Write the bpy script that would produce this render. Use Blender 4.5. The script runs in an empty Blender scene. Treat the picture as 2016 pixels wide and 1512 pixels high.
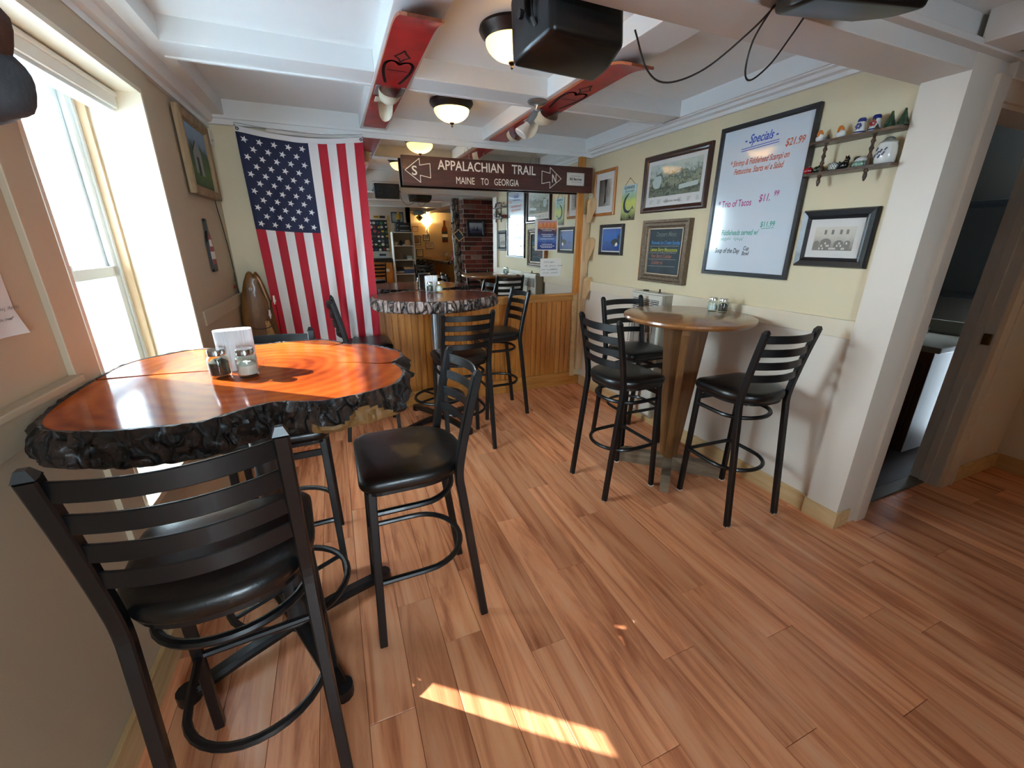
import bpy, bmesh, math, random
from mathutils import Vector, Matrix, noise
from mathutils.geometry import tessellate_polygon
random.seed(7)
S = bpy.context.scene
COL = S.collection
PI = math.pi
# ------------------------------------------------------------------ camera
def make_camera():
    yaw, pitch, roll = 0.397144, 0.330832, 0.0033376
    f = Vector((math.sin(yaw)*math.cos(pitch), math.cos(yaw)*math.cos(pitch), -math.sin(pitch)))
    r = Vector((math.cos(yaw), -math.sin(yaw), 0)); u = r.cross(f)
    r2 = math.cos(roll)*r + math.sin(roll)*u; u2 = -math.sin(roll)*r + math.cos(roll)*u
    cd = bpy.data.cameras.new('camera'); cd.sensor_width = 36; cd.lens = 812.11/2016*36
    cd.clip_start = 0.02; cd.clip_end = 200
    co = bpy.data.objects.new('camera', cd); COL.objects.link(co)
    co.matrix_world = Matrix(((r2.x, u2.x, -f.x, 0), (r2.y, u2.y, -f.y, 0), (r2.z, u2.z, -f.z, 1.5), (0, 0, 0, 1)))
    S.camera = co
make_camera()
# ------------------------------------------------------------------ light
W = bpy.data.worlds.new('sky'); S.world = W; W.use_nodes = True
bg = W.node_tree.nodes['Background']; bg.inputs[0].default_value = (0.70, 0.86, 1.0, 1); bg.inputs[1].default_value = 15.0
sd = bpy.data.lights.new('sun', 'SUN'); sd.energy = 7.5; sd.angle = 0.009; sd.color = (1.0, 0.95, 0.88)
so = bpy.data.objects.new('sun', sd); COL.objects.link(so); so.location = (-6, 6, 6)
so.rotation_euler = Vector((0.79, -0.61, -0.60)).to_track_quat('-Z', 'Y').to_euler()
vs = S.view_settings
vs.view_transform = 'Standard'; vs.look = 'None'; vs.gamma = 1; vs.use_curve_mapping = False
vs.exposure = 1.5
try:
    S.cycles.max_bounces = 12; S.cycles.diffuse_bounces = 6; S.cycles.glossy_bounces = 6
    S.cycles.transparent_max_bounces = 16; S.cycles.caustics_reflective = False; S.cycles.caustics_refractive = False
    S.cycles.sample_clamp_indirect = 8
except Exception: pass
def portal(loc, sx, sy):
    l = bpy.data.lights.new('window_portal', 'AREA'); l.shape = 'RECTANGLE'; l.size = sx; l.size_y = sy
    l.cycles.is_portal = True
    o = bpy.data.objects.new('window_portal', l); COL.objects.link(o); o.location = loc
    o.rotation_euler = (0, -PI/2, 0)
# ------------------------------------------------------------------ materials
def lin(h):
    if isinstance(h, str):
        v = [int(h[i:i+2], 16)/255 for i in (0, 2, 4)]
        v = [c/12.92 if c <= .04045 else ((c+.055)/1.055)**2.4 for c in v]
        return (v[0], v[1], v[2], 1)
    return (h[0], h[1], h[2], 1)
def nodes(name):
    m = bpy.data.materials.new(name); m.use_nodes = True
    nt = m.node_tree; return m, nt, nt.nodes['Principled BSDF']
def N(nt, t, **k):
    n = nt.nodes.new(t)
    for a, b in k.items():
        if a in n.inputs.keys(): n.inputs[a].default_value = b
        else: setattr(n, a, b)
    return n
def mat(name, col, rough=.5, metal=0, coat=0, var=0.0, vscale=6.0, bump=0.0, bscale=60.0, spec=.5, sheen=0):
    m, nt, b = nodes(name)
    b.inputs['Base Color'].default_value = lin(col); b.inputs['Roughness'].default_value = rough
    b.inputs['Metallic'].default_value = metal; b.inputs['Coat Weight'].default_value = coat
    b.inputs['Coat Roughness'].default_value = .06
    b.inputs['Specular IOR Level'].default_value = spec
    if sheen: b.inputs['Sheen Weight'].default_value = sheen
    if var or bump:
        tc = N(nt, 'ShaderNodeTexCoord')
    if var:
        nz = N(nt, 'ShaderNodeTexNoise', Scale=vscale, Detail=6.0); nt.links.new(tc.outputs['Object'], nz.inputs['Vector'])
        cr = N(nt, 'ShaderNodeValToRGB'); c = lin(col)
        cr.color_ramp.elements[0].color = (c[0]*(1-var), c[1]*(1-var), c[2]*(1-var), 1); cr.color_ramp.elements[0].position = .3
        cr.color_ramp.elements[1].color = (min(1, c[0]*(1+var)), min(1, c[1]*(1+var)), min(1, c[2]*(1+var)), 1); cr.color_ramp.elements[1].position = .7
        nt.links.new(nz.outputs['Fac'], cr.inputs[0]); nt.links.new(cr.outputs[0], b.inputs['Base Color'])
    if bump:
        nb = N(nt, 'ShaderNodeTexNoise', Scale=bscale, Detail=3.0); nt.links.new(tc.outputs['Object'], nb.inputs['Vector'])
        bp = N(nt, 'ShaderNodeBump', Strength=bump, Distance=.004)
        nt.links.new(nb.outputs['Fac'], bp.inputs['Height']); nt.links.new(bp.outputs[0], b.inputs['Normal'])
    return m
def wood(name, stops, stretch=(18, 1.2, 18), rough=.4, coat=0, scale=1.0, rnd=.12, knots=None, detail=8.0, distort=1.2):
    """long grain noise along the axis with the small stretch factor, varied per object"""
    m, nt, b = nodes(name)
    tc = N(nt, 'ShaderNodeTexCoord'); oi = N(nt, 'ShaderNodeObjectInfo')
    ad = N(nt, 'ShaderNodeVectorMath', operation='ADD'); ml = N(nt, 'ShaderNodeVectorMath', operation='SCALE')
    cb = N(nt, 'ShaderNodeCombineXYZ')
    for i in range(3): nt.links.new(oi.outputs['Random'], cb.inputs[i])
    ml.inputs['Scale'].default_value = 37.0
    nt.links.new(cb.outputs[0], ml.inputs[0]); nt.links.new(tc.outputs['Object'], ad.inputs[0]); nt.links.new(ml.outputs[0], ad.inputs[1])
    mp = N(nt, 'ShaderNodeMapping'); mp.inputs['Scale'].default_value = Vector(stretch)*scale
    nt.links.new(ad.outputs[0], mp.inputs['Vector'])
    nz = N(nt, 'ShaderNodeTexNoise', Scale=1.0, Detail=detail, Roughness=.62, Distortion=distort); nt.links.new(mp.outputs[0], nz.inputs['Vector'])
    cr = N(nt, 'ShaderNodeValToRGB'); el = cr.color_ramp.elements
    while len(el) < len(stops): el.new(.5)
    for e, (p, c) in zip(el, stops): e.position = p; e.color = lin(c)
    nt.links.new(nz.outputs['Fac'], cr.inputs[0])
    src = cr.outputs[0]
    if knots:
        kv = N(nt, 'ShaderNodeTexVoronoi', Scale=knots[0]); kv.inputs['Randomness'].default_value = 1
        nt.links.new(ad.outputs[0], kv.inputs['Vector'])
        kr = N(nt, 'ShaderNodeValToRGB'); kr.color_ramp.elements[0].position = knots[1]*.5; kr.color_ramp.elements[0].color = (1, 1, 1, 1)
        kr.color_ramp.elements[1].position = knots[1]; kr.color_ramp.elements[1].color = (0, 0, 0, 1)
        nt.links.new(kv.outputs['Distance'], kr.inputs[0])
        mx = N(nt, 'ShaderNodeMixRGB'); mx.inputs[2].default_value = lin(knots[2])
        nt.links.new(kr.outputs[0], mx.inputs[0]); nt.links.new(src, mx.inputs[1]); src = mx.outputs[0]
    hs = N(nt, 'ShaderNodeHueSaturation')
    mr = N(nt, 'ShaderNodeMapRange'); mr.inputs['To Min'].default_value = 1-rnd; mr.inputs['To Max'].default_value = 1+rnd
    nt.links.new(oi.outputs['Random'], mr.inputs['Value']); nt.links.new(mr.outputs[0], hs.inputs['Value'])
    nt.links.new(src, hs.inputs['Color']); nt.links.new(hs.outputs[0], b.inputs['Base Color'])
    b.inputs['Roughness'].default_value = rough; b.inputs['Coat Weight'].default_value = coat; b.inputs['Coat Roughness'].default_value = .05
    return m
def glass_mat(name, tint=(1, 1, 1), refl=.5):
    """thin pane: clear transmission with a fresnel reflection"""
    m = bpy.data.materials.new(name); m.use_nodes = True; nt = m.node_tree; nt.nodes.clear()
    o = N(nt, 'ShaderNodeOutputMaterial'); t = N(nt, 'ShaderNodeBsdfTransparent'); t.inputs[0].default_value = (*tint, 1)
    g = N(nt, 'ShaderNodeBsdfGlossy'); g.inputs['Roughness'].default_value = .02
    f = N(nt, 'ShaderNodeFresnel', IOR=1.45); mx = N(nt, 'ShaderNodeMixShader')
    ge = N(nt, 'ShaderNodeNewGeometry'); mr = N(nt, 'ShaderNodeMapRange'); mr.inputs['To Min'].default_value = 1.45; mr.inputs['To Max'].default_value = 1/1.45
    nt.links.new(ge.outputs['Backfacing'], mr.inputs[0]); nt.links.new(mr.outputs[0], f.inputs['IOR'])
    nt.links.new(f.outputs[0], mx.inputs[0]); nt.links.new(t.outputs[0], mx.inputs[1]); nt.links.new(g.outputs[0], mx.inputs[2]); nt.links.new(mx.outputs[0], o.inputs[0])
    return m
def slab_mat(name, cols, center, ring=7.0):
    m, nt, b = nodes(name)
    tc = N(nt, 'ShaderNodeTexCoord'); mp = N(nt, 'ShaderNodeMapping'); mp.inputs['Location'].default_value = (-center[0], -center[1], 0); mp.inputs['Scale'].default_value = (1, 1, .05)
    nt.links.new(tc.outputs['Object'], mp.inputs[0])
    wv = N(nt, 'ShaderNodeTexWave', wave_type='RINGS', rings_direction='SPHERICAL', Scale=ring, Distortion=5.0, Detail=4.0); wv.inputs['Detail Scale'].default_value = .6
    nt.links.new(mp.outputs[0], wv.inputs[0])
    nz = N(nt, 'ShaderNodeTexNoise', Scale=4.0, Detail=7.0); nt.links.new(tc.outputs['Object'], nz.inputs[0])
    mx = N(nt, 'ShaderNodeMixRGB'); mx.inputs[0].default_value = .92; nt.links.new(wv.outputs['Fac'], mx.inputs[1]); nt.links.new(nz.outputs['Fac'], mx.inputs[2])
    cr = N(nt, 'ShaderNodeValToRGB'); el = cr.color_ramp.elements; el.new(.5)
    for e, p, c in zip(el, (.3, .5, .68), cols): e.position = p; e.color = lin(c)
    nt.links.new(mx.outputs[0], cr.inputs[0]); nt.links.new(cr.outputs[0], b.inputs['Base Color'])
    b.inputs['Roughness'].default_value = .12; b.inputs['Specular IOR Level'].default_value = .12; b.inputs['Coat Weight'].default_value = 0.0
    return m
def bark_mat(name, dark, mid, light):
    m, nt, b = nodes(name)
    tc = N(nt, 'ShaderNodeTexCoord'); mp = N(nt, 'ShaderNodeMapping'); mp.inputs['Scale'].default_value = (1, 1, .45); nt.links.new(tc.outputs['Object'], mp.inputs[0])
    nz = N(nt, 'ShaderNodeTexNoise', Scale=26.0, Detail=8.0, Roughness=.7); nt.links.new(mp.outputs[0], nz.inputs[0])
    cr = N(nt, 'ShaderNodeValToRGB'); el = cr.color_ramp.elements; el.new(.5)
    for e, p, c in zip(el, (.32, .5, .68), (dark, mid, light)): e.position = p; e.color = lin(c)
    nt.links.new(nz.outputs['Fac'], cr.inputs[0]); nt.links.new(cr.outputs[0], b.inputs['Base Color'])
    nd = N(nt, 'ShaderNodeTexNoise', Scale=9.0, Detail=3.0); nt.links.new(tc.outputs['Object'], nd.inputs[0])
    ds = N(nt, 'ShaderNodeVectorMath', operation='SCALE'); ds.inputs['Scale'].default_value = .06; nt.links.new(nd.outputs['Color'], ds.inputs[0])
    m2 = N(nt, 'ShaderNodeMapping'); m2.inputs['Scale'].default_value = (1, 1, .3); nt.links.new(tc.outputs['Object'], m2.inputs[0])
    av = N(nt, 'ShaderNodeVectorMath', operation='ADD'); nt.links.new(m2.outputs[0], av.inputs[0]); nt.links.new(ds.outputs[0], av.inputs[1])
    vo = N(nt, 'ShaderNodeTexVoronoi', feature='DISTANCE_TO_EDGE', Scale=21.0); nt.links.new(av.outputs[0], vo.inputs['Vector'])
    fr = N(nt, 'ShaderNodeValToRGB'); fr.color_ramp.elements[0].position = .03; fr.color_ramp.elements[0].color = lin(dark); fr.color_ramp.elements[1].position = .16; fr.color_ramp.elements[1].color = (1, 1, 1, 1); nt.links.new(vo.outputs['Distance'], fr.inputs[0])
    mm = N(nt, 'ShaderNodeMixRGB', blend_type='MULTIPLY'); mm.inputs[0].default_value = 1.0; nt.links.new(cr.outputs[0], mm.inputs[1]); nt.links.new(fr.outputs[0], mm.inputs[2]); nt.links.new(mm.outputs[0], b.inputs['Base Color'])
    hh = N(nt, 'ShaderNodeMath', operation='MULTIPLY'); nt.links.new(nz.outputs['Fac'], hh.inputs[0]); nt.links.new(fr.outputs[0], hh.inputs[1])
    bp = N(nt, 'ShaderNodeBump', Strength=1.0, Distance=.02); nt.links.new(hh.outputs[0], bp.inputs['Height']); nt.links.new(bp.outputs[0], b.inputs['Normal'])
    b.inputs['Roughness'].default_value = .6; b.inputs['Coat Weight'].default_value = .25; b.inputs['Coat Roughness'].default_value = .3
    return m
def print_mat(name, kind, stops, scale=6.0, axis=2, lo=-.5, hi=.5, amt=.35, rough=.5, stretch=(1, 1, 1)):
    """flat print: vertical ramp + noise in object space"""
    m, nt, b = nodes(name)
    tc = N(nt, 'ShaderNodeTexCoord'); sp = N(nt, 'ShaderNodeSeparateXYZ'); nt.links.new(tc.outputs['Object'], sp.inputs[0])
    mr = N(nt, 'ShaderNodeMapRange'); mr.inputs['From Min'].default_value = lo; mr.inputs['From Max'].default_value = hi; nt.links.new(sp.outputs[axis], mr.inputs[0])
    mp = N(nt, 'ShaderNodeMapping'); mp.inputs['Scale'].default_value = stretch; nt.links.new(tc.outputs['Object'], mp.inputs[0])
    nz = N(nt, 'ShaderNodeTexNoise', Scale=scale, Detail=9.0, Roughness=.65, Distortion=.8); nt.links.new(mp.outputs[0], nz.inputs[0])
    sb = N(nt, 'ShaderNodeMath', operation='SUBTRACT'); sb.inputs[1].default_value = .5; nt.links.new(nz.outputs['Fac'], sb.inputs[0])
    ma = N(nt, 'ShaderNodeMath', operation='MULTIPLY_ADD'); ma.inputs[1].default_value = amt*2; nt.links.new(sb.outputs[0], ma.inputs[0]); nt.links.new(mr.outputs[0], ma.inputs[2])
    cr = N(nt, 'ShaderNodeValToRGB'); el = cr.color_ramp.elements
    while len(el) < len(stops): el.new(.5)
    for e, (p, c) in zip(el, stops): e.position = p; e.color = lin(c)
    nt.links.new(ma.outputs[0], cr.inputs[0]); nt.links.new(cr.outputs[0], b.inputs['Base Color']); b.inputs['Roughness'].default_value = rough
    return m
def translucent_mat(name, col):
    m = bpy.data.materials.new(name); m.use_nodes = True; nt = m.node_tree; nt.nodes.clear()
    o = N(nt, 'ShaderNodeOutputMaterial'); t = N(nt, 'ShaderNodeBsdfTranslucent'); t.inputs[0].default_value = lin(col)
    d = N(nt, 'ShaderNodeBsdfDiffuse'); d.inputs[0].default_value = lin(col)
    mx = N(nt, 'ShaderNodeMixShader'); mx.inputs[0].default_value = .45
    nt.links.new(t.outputs[0], mx.inputs[1]); nt.links.new(d.outputs[0], mx.inputs[2]); nt.links.new(mx.outputs[0], o.inputs[0])
    return m
MT = {}
def mk():
    MT['cream'] = mat('cream_wall_paint', 'd8caa8', .55, var=.03, vscale=2.0, bump=.08, bscale=140)
    MT['cream_low'] = mat('pale_panel_paint', 'dcd2c4', .42, var=.03, vscale=1.6, bump=.06, bscale=90)
    MT['tan'] = mat('tan_wall_paint', 'b9a78c', .5, var=.03, vscale=2.0, bump=.08, bscale=140)
    MT['cream_gloss'] = mat('glossy_cream_trim', 'ddd0b8', .3, var=.03, vscale=3.0)
    MT['ceil'] = mat('white_ceiling_paint', 'e2e4e2', .38, var=.015, vscale=2.0)
    MT['beam_near'] = mat('grey_white_beam_paint', 'd3cfc9', .42, var=.02, vscale=2.0)
    MT['white'] = mat('white_paint', 'e4e2dc', .35)
    MT['sash'] = mat('white_vinyl_sash', 'dfe3e2', .3)
    MT['subfloor'] = mat('dark_floor_joint', '4a2a18', .7)
    MT['plank'] = wood('tigerwood_floor', [(.25, '92543a'), (.4, 'cb8159'), (.52, 'e89f72'), (.75, 'f0b68c')], (8.5, .6, 8.5), .27, 0, 1.0, .15, None, 9.0, 2.2)
    MT['pine'] = wood('knotty_pine', [(.25, '9a5a20'), (.45, 'ba742e'), (.7, 'cf9046')], (26, 26, 1.6), .36, .15, 1.0, .13, (4.5, .11, '4e2410'))
    MT['pineh'] = wood('pine_rail', [(.25, '9a6229'), (.45, 'b87e3b'), (.7, 'cb9552')], (1.6, 26, 26), .36, .15, 1.0, .08, (5.0, .07, '5a2c12'))
    MT['rawpine'] = wood('raw_pine', [(.25, 'b98f58'), (.45, 'cfaa74'), (.7, 'ddbe8c')], (1.6, 1.6, 24), .5, 0, 1.0, .08, (4.0, .05, '6a4020'))
    MT['rawpiney'] = wood('raw_pine_base', [(.25, 'b68f5c'), (.45, 'cbaa78'), (.7, 'd9bc8e')], (20, 1.5, 24), .5, 0, 1.0, .08, (5.0, .06, '6a4020'))
    MT['palewood'] = wood('pale_plank', [(.25, 'bb9a70'), (.5, 'cfb08a'), (.7, 'd9bd98')], (22, 22, 2), .55, 0, 1.0, .05, (4.5, .05, '5e4630'))
    MT['peg'] = wood('peg_wood', [(.25, 'c09868'), (.5, 'd2ae82'), (.7, 'dcbc94')], (14, 14, 3), .5, 0, 1.0, .08)
    MT['signwood'] = wood('dark_red_sign_wood', [(.25, '2e130c'), (.5, '45201a'), (.75, '5a2c20')], (1.6, 20, 24), .38, .2, 1.0, .02)
    MT['oak'] = wood('brown_oak_top', [(.25, '6e4322'), (.5, '8d5c32'), (.75, 'a67443')], (3, 30, 30), .28, .5, 1.0, .05)
    MT['oakleg'] = wood('brown_oak_leg', [(.25, '54361a'), (.5, '734c26'), (.75, '8c6334')], (26, 26, 2), .42, .1, 1.0, .1, (5, .05, '3a1d0c'))
    MT['footwood'] = wood('worn_grey_wood', [(.25, '5a4a3a'), (.5, '7a6853'), (.75, '90806a')], (3, 3, 20), .7, 0, 1.0, .08)
    MT['frame_or'] = wood('orange_frame_wood', [(.25, '8a5224'), (.5, 'a96a30'), (.75, 'bd8040')], (20, 20, 3), .35, .3)
    MT['frame_dk'] = wood('dark_cherry_frame', [(.25, '24110c'), (.5, '38190f'), (.75, '4a2416')], (10, 10, 10), .3, .3, 1.0, .05)
    MT['frame_bk'] = wood('black_frame_wood', [(.25, '14161a'), (.5, '1d2024'), (.75, '2c3036')], (3, 12, 26), .35, .1, 1.0, .05)
    MT['frame_bn'] = wood('barnwood_frame', [(.25, '6e5a40'), (.5, '957c5a'), (.75, 'b09a76')], (22, 22, 3), .65, 0, 1.0, .1)
    MT['frame_gd'] = mat('carved_bronze_frame', '6b5a48', .42, metal=.35, var=.35, vscale=60, bump=.6, bscale=90)
    MT['frame_in'] = mat('gilt_inner_frame', 'b7a38a', .4, metal=.3)
    MT['shelfwood'] = wood('dark_shelf_wood', [(.25, '2c1a12'), (.5, '46301f'), (.75, '5a4030')], (26, 3, 26), .4, .2, 1.0, .08)
    MT['black'] = mat('black_powdercoat_steel', '08090b', .40, metal=0, coat=.12, spec=.45)
    MT['blackp'] = mat('black_plastic', '0a0a0b', .32, spec=.5)
    MT['grille'] = mat('black_speaker_cloth', '0c0d0e', .8, bump=.6, bscale=500)
    MT['vinyl'] = mat('black_vinyl', '0a0a0a', .34, coat=.12, var=.15, vscale=12, bump=.12, bscale=180)
    MT['wornvinyl'] = None
    MT['glide'] = mat('white_glide', 'd8d8d2', .5)
    MT['chrome'] = mat('chrome', 'c9c9c8', .16, metal=1)
    MT['steel'] = mat('brushed_steel', '9a9da0', .34, metal=.9)
    MT['bronze'] = mat('oil_rubbed_bronze', '2b211c', .4, metal=.6, var=.2, vscale=20)
    MT['bowl'] = translucent_mat('alabaster_glass', 'e8cf98')
    MT['pane'] = glass_mat('window_glass', (.97, .985, .98))
    MT['picglass'] = glass_mat('picture_glass')
    MT['jar'] = glass_mat('jar_glass', (.93, .97, .95))
    MT['mirror'] = mat('mirror_silver', 'e2e4e0', .008, metal=1)
    MT['salt'] = mat('salt', 'e9e7e2', .8, bump=.3, bscale=600)
    MT['pepper'] = mat('ground_pepper', '3c3027', .85, var=.5, vscale=300)
    MT['paper'] = mat('white_paper', 'd9d7d2', .7)
    MT['red'] = mat('flag_red_cloth', 'b00a26', .7, bump=.15, bscale=400)
    MT['fwhite'] = mat('flag_white_cloth', 'e0dedf', .7, bump=.15, bscale=400)
    MT['navy'] = mat('flag_navy_cloth', '121a40', .7, bump=.15, bscale=400)
    MT['skired'] = mat('worn_red_ski_paint', 'a31a1c', .4, coat=.2, var=.25, vscale=9)
    MT['skiedge'] = wood('ski_edge_wood', [(.25, '8a3a22'), (.5, 'a05535'), (.75, 'b87248')], (20, 2, 20), .5)
    MT['rubber'] = mat('aged_white_rubber', 'cfc4ab', .5, var=.08, vscale=12)
    MT['ink'] = mat('black_ink', '12100f', .6)
    MT['signpaint'] = mat('cream_sign_paint', 'e8e2d2', .5)
    MT['wb'] = mat('whiteboard_enamel', 'c9d3dc', .16, coat=.6)
    MT['blue_ink'] = mat('blue_marker', '2448b0', .6); MT['or_ink'] = mat('orange_marker', 'c05a3a', .6)
    MT['mag_ink'] = mat('magenta_marker', 'a8407c', .6); MT['teal_ink'] = mat('teal_marker', '1f9a84', .6); MT['blk_ink'] = mat('black_marker', '2e2e34', .6)
    MT['slate'] = mat('chalkboard_slate', '39444a', .75, var=.25, vscale=7)
    MT['ch_blue'] = mat('blue_chalk', '4c86c0', .9); MT['ch_yel'] = mat('yellow_chalk', 'b6b84a', .9); MT['ch_red'] = mat('red_chalk', '9c6a5c', .9); MT['ch_wh'] = mat('white_chalk', 'b6b8b4', .9); MT['ch_gr'] = mat('grey_chalk', '6c7674', .9)
    MT['heater'] = mat('ivory_heater_enamel', 'cfcabd', .35)
    MT['heaterside'] = mat('grey_heater_side', '9a9384', .4)
    MT['darkslot'] = mat('dark_slot', '1c1a18', .7)
    MT['brick'] = None
    MT['mortar'] = mat('grey_mortar', 'b0a595', .9, bump=.4, bscale=120)
    MT['cord'] = mat('black_cable', '15130f', .5)
    MT['bark1'] = bark_mat('dark_pine_bark', '120a06', '2e1c12', '4c3523')
    MT['bark2'] = bark_mat('grey_pine_bark', '2a1c17', '8a756c', 'bdaba0')
    MT['slab1'] = slab_mat('glossy_red_slab', ('7c2e12', 'b0501e', 'cc6a2a'), (.06, .03))
    MT['slab2'] = slab_mat('glossy_brown_slab', ('5c2a1c', '7e3f2c', '955238'), (.02, .02))
    MT['rawslab'] = mat('debarked_wood', '7d5a30', .6, var=.2, vscale=20)
    MT['fishwood'] = wood('carved_fish_wood', [(.25, '54340f'), (.5, '7a5022'), (.75, '936832')], (9, 9, 2.5), .45, .2, 1.0, .02)
    MT['fishlight'] = wood('carved_fish_belly', [(.25, '8a6030'), (.5, 'b08648'), (.75, 'c29a5c')], (9, 9, 2.5), .45, .2, 1.0, .02)
mk()
def mk_brick():
    m, nt, b = nodes('red_brick')
    tc = N(nt, 'ShaderNodeTexCoord'); oi = N(nt, 'ShaderNodeObjectInfo')
    nz = N(nt, 'ShaderNodeTexNoise', Scale=9.0, Detail=8.0); nt.links.new(tc.outputs['Object'], nz.inputs[0])
    cr = N(nt, 'ShaderNodeValToRGB'); el = cr.color_ramp.elements; el.new(.3); el.new(.7)
    for e, p, c in zip(el, (0, .35, .7, 1), ('3f1c16', '6a2a20', '85392a', '8a6a5c')): e.position = p; e.color = lin(c)
    nt.links.new(oi.outputs['Random'], cr.inputs[0])
    hs = N(nt, 'ShaderNodeHueSaturation'); mr = N(nt, 'ShaderNodeMapRange'); mr.inputs['To Min'].default_value = .5; mr.inputs['To Max'].default_value = 1.5
    nt.links.new(nz.outputs['Fac'], mr.inputs[0]); nt.links.new(mr.outputs[0], hs.inputs['Value']); nt.links.new(cr.outputs[0], hs.inputs['Color']); nt.links.new(hs.outputs[0], b.inputs['Base Color'])
    b.inputs['Roughness'].default_value = .85
    MT['brick'] = m
mk_brick()
def mk_worn():
    m, nt, b = nodes('worn_black_vinyl')
    tc = N(nt, 'ShaderNodeTexCoord'); mp = N(nt, 'ShaderNodeMapping'); mp.inputs['Location'].default_value = (.03, -.03, 0); mp.inputs['Scale'].default_value = (1, 1.2, 0); nt.links.new(tc.outputs['Object'], mp.inputs[0])
    ln = N(nt, 'ShaderNodeVectorMath', operation='LENGTH'); nt.links.new(mp.outputs[0], ln.inputs[0])
    nz = N(nt, 'ShaderNodeTexNoise', Scale=22.0, Detail=7.0); nt.links.new(tc.outputs['Object'], nz.inputs[0])
    ma = N(nt, 'ShaderNodeMath', operation='MULTIPLY_ADD'); ma.inputs[1].default_value = .09; nt.links.new(nz.outputs['Fac'], ma.inputs[0]); nt.links.new(ln.outputs['Value'], ma.inputs[2])
    cr = N(nt, 'ShaderNodeValToRGB'); el = cr.color_ramp.elements
    el[0].position = .085; el[0].color = lin('57492a'); el[1].position = .115; el[1].color = lin('0a0a0a')
    nt.links.new(ma.outputs[0], cr.inputs[0]); nt.links.new(cr.outputs[0], b.inputs['Base Color']); b.inputs['Roughness'].default_value = .36
    b.inputs['Coat Weight'].default_value = .1
    bp = N(nt, 'ShaderNodeBump', Strength=.15, Distance=.004); nt.links.new(nz.outputs['Fac'], bp.inputs['Height']); nt.links.new(bp.outputs[0], b.inputs['Normal'])
    MT['wornvinyl'] = m
mk_worn()
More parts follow.
